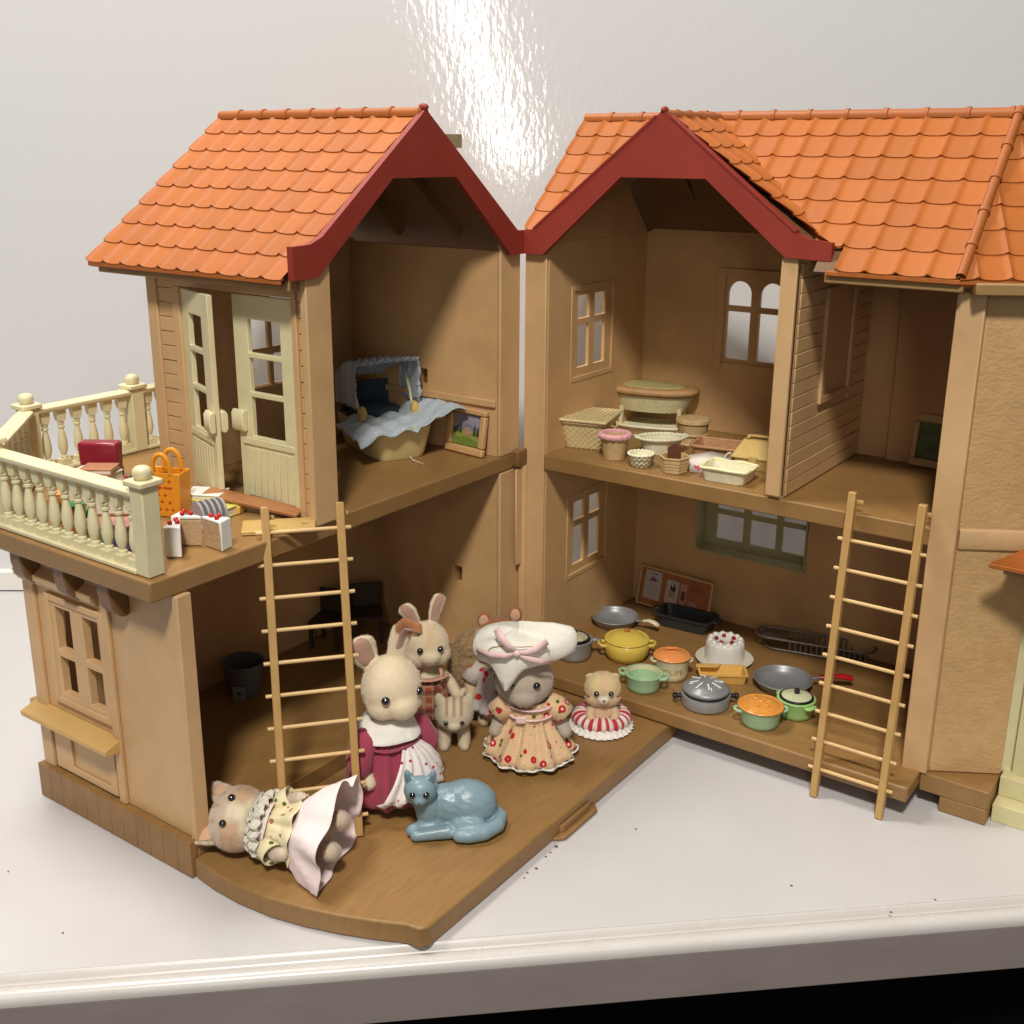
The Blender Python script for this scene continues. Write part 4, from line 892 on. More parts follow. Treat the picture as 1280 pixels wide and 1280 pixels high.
# ================================================================== left upper room
PEACH = mat('peach_frame', (.58, .34, .15), .4, .08, 8)
t = thing('framed_picture', 'peach framed landscape painting leaning on the room wall beside the pram', 'picture', (-.215, -.262, SZ), 0)
t.rotation_euler = (radians(-9), 0, radians(-6))
def painting(t, w_, h_):
    x0, x1, z0, z1 = -w_ / 2 + .045, w_ / 2 - .045, .05, h_ - .04
    def P(x, z): return (x0 + (x1 - x0) * x, z0 + (z1 - z0) * z)
    layers = [('sky_print', (.30, .29, .36), [(0, .45), (1, .45), (1, 1), (0, 1)]), ('field_print', (.28, .30, .06), [(0, 0), (1, 0), (1, .5), (0, .5)]),
              ('hill_print', (.20, .19, .26), [(0, .5), (.2, .62), (.5, .72), (.8, .62), (1, .66), (1, .48), (0, .48)]), ('meadow_print', (.16, .22, .04), [(0, 0), (1, 0), (1, .16), (.5, .28), (0, .22)]),
              ('house_print', (.42, .26, .16), [(.42, .34), (.66, .34), (.66, .54), (.54, .62), (.42, .54)])]
    for k, (n_, c, poly) in enumerate(layers):
        g = G(); g.prism([P(*p) for p in poly], -.002 - k * .0006, .004 if k == 0 else -.0018 - k * .0006 + .0004, 'y'); obj(n_.replace('_print', '_painting'), g, mat(n_, c, .5, .25, 40), t)
    for (x, z, s_) in ((.16, .40, .24), (.28, .38, .34), (.80, .36, .40), (.92, .36, .30), (.06, .36, .2)):
        g = G(); g.prism([P(x - .05, z), P(x + .05, z), P(x + .03, z + s_ * .6), P(x, z + s_), P(x - .03, z + s_ * .6)], -.0062, -.0056, 'y'); obj('cypress_painting', g, mat('cypress_print', (.03, .05, .02), .5), t)
W_, H_ = .30, .27
painting(t, W_, H_)
for k, b_ in enumerate(((-W_ / 2, W_ / 2, 0, .046), (-W_ / 2, W_ / 2, H_ - .036, H_), (-W_ / 2, -W_ / 2 + .042, .0465, H_ - .0365), (W_ / 2 - .042, W_ / 2, .0465, H_ - .0365))):
    obj('frame_strip', G().box(b_[0], b_[1], -.024, .012, b_[2], b_[3]), PEACH, t, bevel=.010)
# pram / cradle with blue cloth
CREAMD = mat('ochre_cream_plastic', (.70, .58, .28), .45, .07, 6)
BLU = mat('blue_cloth', (.42, .48, .52), .85, .18, 40, .5, 90, sheen=.4)
DBLU = mat('dark_blue_cloth', (.035, .06, .085), .85, .2, 20, .3, 60)
t = thing('doll_cradle', 'cream doll cradle with blue canopy and crumpled blue blanket', 'cradle', (-.60, -.48, SZ), radians(65))
def blanket(u, v):  # local x across, y length (front = -y)
    x = -.27 + .56 * u; y = -.215 + .30 * v
    return Vector((x, y, 0))
# tub
g = G(); rings = []
for (sx, sy0, sy1, z) in ((.155, -.20, .40, 0), (.165, -.215, .42, .03), (.195, -.255, .44, .19), (.185, -.245, .43, .19), (.15, -.20, .40, .03)):
    rg = []
    for j in range(40):
        a = 2 * pi * j / 40; cx = math.copysign(abs(cos(a)) ** .4, cos(a)); sy = math.copysign(abs(sin(a)) ** .4, sin(a))
        rg.append((sx * cx, (sy0 + sy1) / 2 + (sy1 - sy0) / 2 * sy, z))
    rings.append(rg)
g.loft(rings); obj('tub', g, CREAMD, t, sharp=50)
g = G(); n = 40; vs = []; fs = []
for i in range(n + 1):
    for j in range(n // 2 + 1):
        u, v = i / n, j / (n // 2); x = -.30 + .66 * u; y = -.30 + .42 * v
        z = .205 + .012 * sin(x * 38 + y * 14) + .008 * sin(y * 60 + x * 9) + .010 * mnoise.noise(Vector((x * 14, y * 14, 3)))
        over = max(0, abs(x) - .20); fr = max(0, -.245 - y)
        z -= over * (.45 if x < 0 else -.5) + fr * .5 * (1.1 if x < .05 else .0)
        if x > .12: z += .05 * sin((x - .12) * 14)
        vs.append((x, y, z))
for i in range(n):
    for j in range(n // 2): a = i * (n // 2 + 1) + j; fs.append((a, a + 1, a + n // 2 + 2, a + n // 2 + 1))
g.add(vs, fs); o = obj('blanket', g, BLU, t, solid=.006, sharp=80)
g = G(); g.ell((0, .22, .20), (.16, .16, .05), 20, 12); obj('pillow', g, DBLU, t)
# canopy: boxy gathered hood in three bands, each with a ruffled edge
g = G(); rings = []
def hood(a_, s_):    # s_ from the front edge (0) to the back (1), a_ over the top from left (0) to right (1)
    e = (a_ - .5) * 2; w_ = .200 - .02 * s_; top = .325 - .13 * s_ ** 2.2; gx = math.copysign(min(1, abs(e) * 1.5), e); zz = top * (1 - max(0, abs(e) * 1.5 - 1) * 1.55) if abs(e) * 1.5 > 1 else top * (1 + .03 * cos(e * 2))
    pf = .010 * abs(sin(s_ * 3 * pi)); return Vector((w_ * gx + pf * gx, .02 + .36 * s_ + .006 * sin(a_ * 70), .19 + max(0, zz) + pf + .004 * sin(a_ * 90 + s_ * 20)))
for k in range(25): rings.append([hood(j / 60, k / 24) for j in range(61)])
g.loft(rings, False, False, close=False); obj('canopy', g, BLU, t, solid=.006, sharp=80)
for q in (0, 1 / 3, 2 / 3):
    g = G(); pts = [hood(j / 140, q) + Vector((0, -.008, .012 + .010 * sin(j * 1.1))) for j in range(141)]; g.tube(pts, [.009 + .005 * sin(i * 1.7) for i in range(141)], 6, flat=.6); obj('frill', g, BLU, t, sharp=80)
g = G(); g.box(-.16, .16, .34, .36, .19, .36); obj('hood_lining', g, DBLU, t, bevel=.01)
for x in (-.165, .165):
    g = G(); g.tube([(x, .02, .20), (x * 1.05, .08, .32), (x * 1.06, .14, .42)], .009, 8); obj('canopy_arm', g, CREAM, t)
    g = G(); g.ell((x, .0, .235), (.028, .03, .05), 12, 8); g.ell((x * 1.1, -.04, .222), (.02, .02, .02), 10, 8); obj('toy_figure', g, YC, t)
g = G(); g.tube([(.06, -.258, .03), (.075, -.28, .012), (.10, -.31, .006), (.115, -.35, .004)], .0028, 6); tag(obj('thread', g, IVORY, None), 'short pale thread curling out from under the doll cradle', 'thread')
bpy.data.objects['thread'].location = (-.60, -.48, SZ); bpy.data.objects['thread'].rotation_euler = (0, 0, radians(65) - .2)
t = thing('planter_box', 'small rust brown open box behind the left room corner post', 'box', (-.34, -1.30, SZ), .25)
g = G(); rings = [[(x * s_, y * s_, z) for (x, y) in ((-.085, -.06), (.085, -.06), (.085, .06), (-.085, .06))] for (s_, z) in ((.72, 0), (1, .11), (.9, .11), (.65, .012))]; g.loft(rings); obj('box', g, mat('rust_plastic', (.30, .09, .02), .5, .1, 8), t, bevel=.003)
# ================================================================== left ground floor, in the dark
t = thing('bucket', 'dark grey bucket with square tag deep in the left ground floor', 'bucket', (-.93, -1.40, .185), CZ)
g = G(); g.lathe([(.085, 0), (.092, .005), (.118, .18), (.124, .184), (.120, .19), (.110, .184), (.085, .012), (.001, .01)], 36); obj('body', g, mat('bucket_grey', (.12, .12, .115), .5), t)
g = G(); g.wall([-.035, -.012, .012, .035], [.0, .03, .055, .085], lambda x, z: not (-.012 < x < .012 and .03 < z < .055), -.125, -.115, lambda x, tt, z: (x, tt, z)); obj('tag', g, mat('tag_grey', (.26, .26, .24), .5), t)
for k, (x, y, lab) in enumerate(((-.98, -.66, 'left one of two dark chairs in the unlit left room'), (-.86, -.45, 'right one of two dark chairs in the unlit left room'))):
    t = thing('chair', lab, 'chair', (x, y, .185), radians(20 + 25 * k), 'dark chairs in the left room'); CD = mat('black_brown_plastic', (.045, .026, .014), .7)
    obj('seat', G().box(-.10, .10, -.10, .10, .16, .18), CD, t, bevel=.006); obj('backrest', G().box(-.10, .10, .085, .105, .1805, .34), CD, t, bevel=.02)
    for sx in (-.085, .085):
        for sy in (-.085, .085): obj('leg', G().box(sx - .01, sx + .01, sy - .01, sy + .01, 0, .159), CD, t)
# ================================================================== balcony things (z = 1.457)
MAR = mat('maroon_plastic', (.26, .012, .028), .28, .06, 6); NAVY = mat('navy_plastic', (.015, .02, .07), .3, .05, 6)
t = thing('toy_armchair', 'glossy maroon and navy armchair-shaped case on the balcony', 'case', (-1.33, -1.90, SZ), CZ - .05)
g = G(); g.loft([[(x * sx, y, z) for (x, y) in ((-1, -.045), (1, -.045), (1, .045), (-1, .045))] for (sx, z) in ((.095, .05), (.105, .24))]); obj('backrest', g, MAR, t, bevel=.014)
g = G(); g.loft([[(x * sx, y, z) for (x, y) in ((-1, -.0475), (1, -.0475), (1, .0475), (-1, .0475))] for (sx, z) in ((.096, .045), (.099, .095))]); obj('band', g, NAVY, t, bevel=.006)
obj('seat', G().box(-.06, .16, -.20, -.05, .0, .075), MAR, t, bevel=.012); obj('base', G().box(-.095, .095, -.046, .046, 0, .044), NAVY, t, bevel=.006)
def book(label, loc, rz, w_, d_, h_, cm, pm=PAP, tilt=(0, 0), group='books and magazines on the balcony'):
    t = thing('book', label, 'book', loc, rz, group); t.rotation_euler = (tilt[0], tilt[1], rz)
    obj('cover', G().box(-w_ / 2, w_ / 2, -d_ / 2, d_ / 2, h_ - .005, h_), cm, t, bevel=.0015); obj('cover', G().box(-w_ / 2, w_ / 2, -d_ / 2, d_ / 2, 0, .005), cm, t, bevel=.0015)
    obj('spine', G().box(-w_ / 2, -w_ / 2 + .006, -d_ / 2, d_ / 2, .0052, h_ - .0052), cm, t); obj('pages', G().box(-w_ / 2 + .0062, w_ / 2 - .006, -d_ / 2 + .005, d_ / 2 - .005, .0052, h_ - .0052), mat('page_paper', (.72, .66, .55), .7, .08, 40, stretch=(1, 1, 30)), t); return t
BG = mat('beige_cover', (.66, .55, .42), .4, .1, 9); PKC = mat('salmon_cover', (.62, .27, .22), .4, .12, 9); YLC = mat('yellow_cover', (.70, .62, .14), .35, .10, 9); WHC = mat('white_cover', (.78, .76, .70), .35, .12, 30); BRC = mat('brown_cover', (.40, .16, .07), .4)
book('thick brown book at the bottom of the stack under the beige book', (-1.14, -2.08, SZ), CZ - .2, .24, .16, .10, BRC)
book('thick beige book under the maroon case, left of the salmon book', (-1.14, -2.08, SZ + .102), CZ - .3, .24, .16, .050, BG); book('brown covered booklet on top of the beige book', (-1.10, -2.07, SZ + .1535), CZ, .16, .13, .028, BRC)
book('salmon pink book beside the beige book on the balcony', (-.90, -2.11, SZ + .002), CZ + .05, .20, .14, .135, PKC)
book('flat yellow magazine leaning on the door behind the orange bag', (-.60, -1.82, SZ), CZ - .3, .22, .17, .060, YLC); book('white and yellow magazine on top behind the orange bag', (-.61, -1.82, SZ + .062), CZ - .15, .19, .14, .020, WHC, tilt=(.0, .0))
b0 = book('green edged magazine tilted beside the toast rack', (-.48, -1.84, SZ), CZ - .55, .16, .12, .045, YLC, tilt=(0, 0))
t = thing('hand_mirror', 'round black rimmed hand mirror lying beside the orange bag', 'mirror', (-1.06, -1.89, SZ + .055), CZ)
g = G(); g.torus((0, 0, 0), .052, .006, 32, 8, rot=(radians(50), 0, 0)); obj('rim', g, BLK, t); g = G(); g.lathe([(.050, -.002), (.050, .002)], 32); obj('glass', g, mat('mirror_glass', (.5, .42, .34), .05, .02, metal=.9), t, rot=(radians(50), 0, 0))
g = G(); g.tube([(-.052, -.01, 0), (-.09, -.02, -.02)], .006, 8); obj('handle', g, BLK, t)
ORB = mat('orange_bag_plastic', (.80, .31, .02), .3, .06, 6); RDP = mat('red_print', (.52, .05, .01), .4)
t = thing('tote_bag', 'bright orange tote bag with red star print and two arched handles', 'bag', (-.668, -1.995, SZ), CZ - .02)
g = G(); rings = [[(x * sx, y * sy, z) for (x, y) in ((-1, -1), (1, -1), (1, 1), (-1, 1))] for (sx, sy, z) in ((.072, .046, 0), (.082, .050, .195), (.076, .044, .195), (.066, .040, .01))]; g.loft(rings); t.rotation_euler = (0, 0, CZ + radians(-14)); t.scale = (1.15, 1.1, 1.12); bg_ = obj('body', g, ORB, t, bevel=.005)
for y in (-.046, .046):
    g = G(); g.tube([(.040 * cos(a), y, .19 + (.085 * sin(a) ** .7 if 0 < a < pi else 0)) for a in [pi * k / 16 for k in range(17)]], .0095, 8); obj('handle', g, ORB, t)
def star(g, x, z, s_, y):
    g.prism([(x + s_ * (1 if k % 2 == 0 else .35) * cos(pi / 4 * k), z + s_ * (1 if k % 2 == 0 else .35) * sin(pi / 4 * k)) for k in range(8)], y - .002, y, 'y')
for (x, z) in ((-.05, .165), (-.022, .165), (.006, .16), (.034, .16), (-.048, .10), (-.02, .10), (.01, .098), (-.036, .07), (-.006, .068), (.03, .066), (-.048, .035), (-.018, .035), (.012, .035), (.04, .034)):
    g = G(); star(g, x, z, .009, -.0462 - z * .02 - .0005); obj('star_print', g, RDP, bg_)
obj('print_bar', G().box(.005, .045, -.0515, -.0498, .128, .134), RDP, bg_); g = G(); g.prism([(-.035, .131), (-.015, .122), (-.002, .131), (-.015, .140)], -.0515, -.0498, 'y'); obj('print_bow', g, RDP, bg_)
# toast rack
TG = mat('grey_rack_plastic', (.34, .33, .33), .3, .06, 6)
t = thing('toast_rack', 'grey arched toast rack with pink tray behind the cake slices', 'toast rack', (-.41, -2.02, SZ), radians(-17))
g = G(); g.box(-.10, .10, -.10, .10, .0, .020); obj('tray', g, TG, t, bevel=.004); obj('pink_pad', G().box(-.085, .085, -.098, -.03, .0205, .026), mat('dusty_pink', (.52, .26, .28), .5), t)
for k in range(5):
    y = -.02 + k * .028; g = G(); P_ = [(.078 * cos(a), .022 + .095 * max(0, sin(a)) ** .75) for a in [pi * j / 18 for j in range(19)]]
    g.prism([(.078, .0205)] + P_ + [(-.078, .0205)], y, y + .012, 'y'); obj('divider', g, TG, t, bevel=.003)
# cake slices
SPG = mat('sponge', (.50, .33, .18), .75, .12, 40, .4, 90)
def slice_(label, loc, rz):
    t = thing('cake_slice', label, 'cake', loc, rz, 'slices of strawberry cake')
    tri = [(0, 0), (.125, -.038), (.125, .038)]
    g = G(); g.prism(tri, 0, .105, 'z'); obj('sponge', g, SPG, t, bevel=.004)
    g = G(); g.prism([(-.003, 0), (.128, -.042), (.128, .042)], .1055, .122, 'z'); obj('icing', g, WHITE, t, bevel=.006)
    g = G(); g.box(.1265, .138, -.042, .042, 0, .121); obj('back_icing', g, WHITE, t, bevel=.006)
    for (x, y) in ((.055, 0), (.09, .016), (.10, -.018)): g = G(); g.ell((x, y, .128), (.012, .012, .011), 10, 8); obj('strawberry', g, mat('strawberry', (.55, .01, .015), .2), t)
    g = G(); g.ell((.075, .002, .125), (.007, .004, .005), 8, 5); obj('leaf', g, mat('mint_leaf', (.05, .16, .04), .5), t)
slice_('strawberry cake slice next to the newel post, white back towards us', (-.275, -2.185, SZ), radians(-54))
slice_('middle strawberry cake slice, sponge side towards us', (-.175, -2.205, SZ), radians(200)); slice_('right strawberry cake slice, nearest the toast rack', (-.180, -2.200, SZ), radians(12))
bpy.data.objects['cake_slice'].location = (-.235, -2.275, SZ)
for o in [o for o in bpy.data.objects if o.name.startswith('cake_slice')]: o.scale = (.95, .88, 1.15)
# boards by the doors
t = thing('serving_board', 'thin pale wooden cutting board with hanging hole, on the slab edge', 'cutting board', (-.085, -1.835, SZ), radians(46))
PALE = mat('pale_wood_plastic', (.58, .38, .13), .4, .10, 8, .1, 40, stretch=(1, 8, 1))
g = G(); g.wall([-.17, .105, .135, .165], [-.085, -.012, .018, .085], lambda x, z: not (.105 < x < .135 and -.012 < z < .018), .0, .020, lambda x, tt, z: (x, z, tt)); obj('board', g, PALE, t, bevel=.004)
t = thing('plank', 'reddish brown plank leaning across the yellow block before the doors', 'plank', (-.36, -1.745, SZ + .045), radians(17)); t.rotation_euler = (radians(8), radians(6), radians(17))
obj('plank', G().box(-.26, .26, -.045, .045, .0, .018), mat('reddish_wood_plastic', (.40, .17, .06), .45, .15, 8, .1, 40, stretch=(1, 8, 1)), t, bevel=.004)
t = thing('toy_block', 'yellow ochre block under the reddish plank', 'block', (-.46, -1.79, SZ), .4); obj('block', G().box(-.06, .06, -.045, .045, 0, .04), MUS, t, bevel=.005)
# coloured odds and ends behind the balusters
t = thing('toy_watering_can', 'green plastic can seen between the balusters', 'can', (-.90, -2.36, SZ), .2); g = G(); g.lathe([(.055, 0), (.06, .005), (.05, .10), (.001, .105)], 24); obj('body', g, mat('green_plastic', (.01, .22, .05), .3), t)
g = G(); g.tube([(.05, 0, .03), (.10, 0, .08), (.12, 0, .12)], .012, 8); obj('spout', g, MATS['green_plastic'], t); g = G(); g.tube([(-.05, 0, .02), (-.09, 0, .06), (-.05, 0, .1)], .008, 8); obj('handle', g, MATS['green_plastic'], t)
t = thing('cushion', 'pink cushion lying behind the balusters', 'cushion', (-.62, -2.36, SZ), .3); g = G(); g.ell((0, 0, .04), (.11, .08, .04), 20, 10); obj('cushion', g, PKC, t)
t = thing('toy_jug', 'orange jug behind the balusters at the left', 'jug', (-1.02, -2.36, SZ), 0); g = G(); g.lathe([(.04, 0), (.05, .01), (.052, .09), (.035, .12), (.04, .13), (.001, .128)], 24); obj('body', g, ORG, t); g = G(); g.tube([(.045, 0, .03), (.08, 0, .05), (.08, 0, .09), (.045, 0, .1)], .007, 8); obj('handle', g, ORG, t)
t = thing('toy_crate', 'slate violet box behind the balusters near the newel post', 'box', (-.42, -2.42, SZ), .1); obj('box', G().box(-.05, .05, -.05, .05, 0, .11), mat('violet_grey', (.16, .14, .30), .4), t, bevel=.006); obj('rim', G().box(-.055, .055, -.055, .055, .1105, .122), PKC, t, bevel=.003)
t = thing('toy_cup', 'pale blue cup between newel post and orange bag', 'cup', (-.46, -2.28, SZ), .5); g = G(); g.lathe([(.035, 0), (.04, .004), (.05, .13), (.046, .13), (.035, .01), (.001, .01)], 24); obj('body', g, mat('pale_blue', (.38, .58, .68), .3), t); side_handle(t, .045, .07, MATS['pale_blue'], -1.2, .6)

for k, (lab, x, y, r, h, m_) in enumerate((('red cup behind the middle balusters', -.78, -2.44, .035, .10, REDP), ('yellow cup behind the middle balusters', -.70, -2.46, .032, .085, YEL), ('white cup behind the left balusters', -1.10, -2.45, .035, .09, WHITE), ('mint cup behind the right balusters', -.53, -2.47, .030, .08, MINT))):
    t = thing('toy_cup', lab, 'cup', (x, y, SZ), .4 * k); g = G(); g.lathe([(r * .8, 0), (r * .85, .004), (r, h), (r * .9, h), (r * .7, .01), (.001, .008)], 20); obj('body', g, m_, t, sharp=50); side_handle(t, r, h * .55, m_, k, .55)
# ================================================================== flocked toy animals
def flock(name, sheen=.5, rough=.95, var=.06, bump=.22):
    return mat(name, (1, 1, 1), rough, var, 26, bump, 170, spec=.15, sheen=sheen, attr='Col')
FLOCK = flock('flocked_fur')
EYE = mat('eye_gloss', (.004, .004, .005), .06, .01, 5, spec=.9, coat=1)
def cap(g, a, ra, b, rb, n=14):
    a, b = Vector(a), Vector(b); ra = ra if isinstance(ra, (int, float)) else ra
    d = (b - a); L = d.length; t = d.normalized(); s1 = t.orthogonal().normalized(); s2 = t.cross(s1)
    rings = []
    for k in range(1, 5): th = pi / 2 * (k / 5); rings.append((a - t * ra * cos(th), ra * sin(th)))
    rings.append((a, ra)); rings.append((b, rb))
    for k in range(4, 0, -1): th = pi / 2 * (k / 5); rings.append((b + t * rb * cos(th), rb * sin(th)))
    g.loft([[c + (s1 * cos(2 * pi * j / n) + s2 * sin(2 * pi * j / n)) * r for j in range(n)] for c, r in rings])
def fuse(name, g, parent, m, vox=.009, smooth=3, colfn=None, fur=.0085):
    """overlapping closed shapes -> one continuous skin"""
    me = g.mesh(name, 180); o = bpy.data.objects.new(name, me); col.objects.link(o)
    md = o.modifiers.new('r', 'REMESH'); md.mode = 'VOXEL'; md.voxel_size = vox; md.use_smooth_shade = True
    dg = bpy.context.evaluated_depsgraph_get(); me2 = bpy.data.meshes.new_from_object(o.evaluated_get(dg)); bpy.data.objects.remove(o)
    bm = bmesh.new(); bm.from_mesh(me2)
    for _ in range(smooth): bmesh.ops.smooth_vert(bm, verts=bm.verts, factor=.5, use_axis_x=True, use_axis_y=True, use_axis_z=True)
    bm.to_mesh(me2); bm.free(); me2.name = name; me2.materials.clear(); me2.materials.append(m)
    me2.polygons.foreach_set('use_smooth', [True] * len(me2.polygons))
    o = bpy.data.objects.new(name, me2); col.objects.link(o); o.parent = parent
    if colfn:
        paint(o, colfn)
        if fur: fuzz(o, colfn, fur)
    return o
def fuzz(body, colfn, L_):
    """short fibres standing on the skin, thin triangles in one mesh"""
    rnd = random.Random(len(body.data.polygons)); vs = []; fs = []; cs = []; me = body.data; V = me.vertices
    for p in me.polygons:
        for _ in range(2 if p.area > 3.5e-5 else 1):
            w_ = [rnd.random() for _ in p.vertices]; S = sum(w_); c = Vector((0, 0, 0))
            for i, k in zip(p.vertices, w_): c += V[i].co * (k / S)
            n_ = (p.normal + Vector((rnd.uniform(-.5, .5), rnd.uniform(-.5, .5), rnd.uniform(-.8, .1)))).normalized(); s_ = n_.orthogonal().normalized(); a = rnd.uniform(0, 6.28)
            s_ = (s_ * cos(a) + n_.cross(s_) * sin(a)) * .00075; l = L_ * rnd.uniform(.5, 1.2); k = len(vs); q = colfn(c); t_ = rnd.uniform(.88, 1.14)
            vs += [c - s_ - p.normal * .001, c + s_ - p.normal * .001, c + n_ * l]; fs.append((k, k + 1, k + 2)); cs += [q[0] * t_, q[1] * t_, q[2] * t_, 1] * 3
    m2 = bpy.data.meshes.new('fur'); m2.from_pydata(vs, [], fs); m2.materials.append(FLOCK); at = m2.color_attributes.new('Col', 'FLOAT_COLOR', 'POINT'); at.data.foreach_set('color', cs)
    o = bpy.data.objects.new('fur', m2); col.objects.link(o); o.parent = body; tag(o, kind='stuff')
def sm(a, b, x): t = max(0, min(1, (x - a) / (b - a))); return t * t * (3 - 2 * t)
def mixc(a, b, t): return tuple(a[i] * (1 - t) + b[i] * t for i in range(3))
def eyes(t, c, r, pts, er=.016):
    er *= 1.22
    for p in pts: g = G(); g.ell(p, er, 16, 12); obj('eye', g, EYE, t)
def on_head(c, r, az, el, out=1.0):
    """point on the head ellipsoid; az from the face direction (-y) to +x, el upwards"""
    d = Vector((sin(az) * cos(el), -cos(az) * cos(el), sin(el)))
    k = 1 / sqrt((d.x / r[0]) ** 2 + (d.y / r[1]) ** 2 + (d.z / r[2]) ** 2)
    return Vector(c) + d * k * out
def face(t, c, r, az=.42, el=.08, er=.016, nose=(.30, .10, .10), nz=-.22, head=None):
    eyes(t, c, r, [on_head(c, r, s_ * az, el, .985) for s_ in (-1, 1)], er)
    p = on_head(c, r, 0, nz, 1.0); g = G(); g.ell(p + Vector((0, -.002, 0)), (er * .75, er * .5, er * .5), 12, 8); obj('nose', g, mat('nose_%d' % int(nose[0] * 99), nose, .5), t)
    g = G(); q = on_head(c, r, 0, nz - .18, 1.002)
    g.tube([p, q], .0022, 5); g.tube([on_head(c, r, -.12, nz - .20, 1.004), q, on_head(c, r, .12, nz - .20, 1.004)], .0022, 5); obj('mouth', g, mat('mouth_thread', (.20, .09, .06), .8), t)
def cloth_mat(name, base, kind, rough=.85):
    m = bpy.data.materials.new(name); m.use_nodes = True; nt = m.node_tree; N = nt.nodes; L = nt.links; b = N['Principled BSDF']
    b.inputs['Roughness'].default_value = rough; b.inputs['Specular IOR Level'].default_value = .2; b.inputs['Sheen Weight'].default_value = .25
    tc = N.new('ShaderNodeTexCoord')
    def ramp(stops, src, const=True):
        r = N.new('ShaderNodeValToRGB'); r.color_ramp.interpolation = 'CONSTANT' if const else 'LINEAR'
        while len(r.color_ramp.elements) < len(stops): r.color_ramp.elements.new(.5)
        for e, (p, c) in zip(r.color_ramp.elements, stops): e.position = p; e.color = (*c, 1) if len(c) == 3 else c
        L.new(src, r.inputs[0]); return r.outputs[0]
    def mix(fac, a, bb):
        x = N.new('ShaderNodeMix'); x.data_type = 'RGBA'; L.new(fac, x.inputs[0])
        (L.new(a, x.inputs[6]) if not isinstance(a, tuple) else setattr(x.inputs[6], 'default_value', (*a, 1)))
        (L.new(bb, x.inputs[7]) if not isinstance(bb, tuple) else setattr(x.inputs[7], 'default_value', (*bb, 1))); return x.outputs[2]
    def vor(scale, feat='F1', off=0, rnd=.7):
        mp = N.new('ShaderNodeMapping'); mp.inputs['Location'].default_value = (off, off, off); L.new(tc.outputs['Object'], mp.inputs[0])
        v = N.new('ShaderNodeTexVoronoi'); v.feature = feat; v.inputs['Scale'].default_value = scale; v.inputs['Randomness'].default_value = rnd; L.new(mp.outputs[0], v.inputs['Vector']); return v
    out = base
    if kind == 'floral':
        v = vor(17, rnd=.8); sel = ramp([(0, (0, 0, 0)), (.40, (1, 1, 1))], v.outputs['Color'])
        rings = ramp([(0, (.95, .55, .40)), (.14, (.50, .012, .025)), (.36, (.50, .012, .025)), (.37, (0, 0, 0))], v.outputs['Distance'])
        msk = ramp([(0, (1, 1, 1)), (.34, (0, 0, 0))], v.outputs['Distance'])
        mm = N.new('ShaderNodeMath'); mm.operation = 'MULTIPLY'; L.new(msk, mm.inputs[0]); L.new(sel, mm.inputs[1])
        v2 = vor(17, off=3.3, rnd=1); m2 = ramp([(0, (1, 1, 1)), (.20, (0, 0, 0))], v2.outputs['Distance'])
        w_ = N.new('ShaderNodeTexNoise'); w_.inputs['Scale'].default_value = 26; L.new(tc.outputs['Object'], w_.inputs['Vector']); vine = ramp([(0, (0, 0, 0)), (.494, (1, 1, 1)), (.503, (0, 0, 0))], w_.outputs[0])
        o1 = mix(vine, base, (.16, .14, .06)); o2 = mix(m2, o1, (.09, .12, .03)); out = mix(mm.outputs[0], o2, rings)
    if kind == 'dots':
        v = vor(24, rnd=.25); msk = ramp([(0, (1, 1, 1)), (.19, (0, 0, 0))], v.outputs['Distance']); out = mix(msk, base, (.45, .03, .10))
    if kind == 'plaid':
        sx = N.new('ShaderNodeSeparateXYZ'); L.new(tc.outputs['Object'], sx.inputs[0]); a = base
        for ax, fr, c_, thr in (('X', 120, (.55, .36, .22), .4), ('Z', 120, (.50, .30, .18), .4), ('X', 60, (.12, .03, .02), .7), ('Z', 60, (.12, .03, .02), .7)):
            m1 = N.new('ShaderNodeMath'); m1.operation = 'MULTIPLY'; L.new(sx.outputs[ax], m1.inputs[0]); m1.inputs[1].default_value = fr
            m2_ = N.new('ShaderNodeMath'); m2_.operation = 'SINE'; L.new(m1.outputs[0], m2_.inputs[0]); r_ = ramp([(0, (0, 0, 0)), (thr, (.6, .6, .6))], m2_.outputs[0]); a = mix(r_, a, c_)
        out = a
    if kind == 'leaf':
        v = vor(22, rnd=1); msk = ramp([(0, (1, 1, 1)), (.26, (0, 0, 0))], v.outputs['Distance']); cc = ramp([(0, (.07, .12, .03)), (.42, (.50, .10, .16)), (.6, (.10, .14, .05)), (.8, (.45, .16, .08))], v.outputs['Color']); out = mix(msk, base, cc)
    if isinstance(out, tuple): b.inputs['Base Color'].default_value = (*out, 1)
    else: L.new(out, b.inputs['Base Color'])
    n2 = N.new('ShaderNodeTexNoise'); n2.inputs['Scale'].default_value = 220; L.new(tc.outputs['Object'], n2.inputs['Vector'])
    bp_ = N.new('ShaderNodeBump'); bp_.inputs['Strength'].default_value = .4; bp_.inputs['Distance'].default_value = .004; L.new(n2.outputs[0], bp_.inputs['Height']); L.new(bp_.outputs[0], b.inputs['Normal'])
    return m
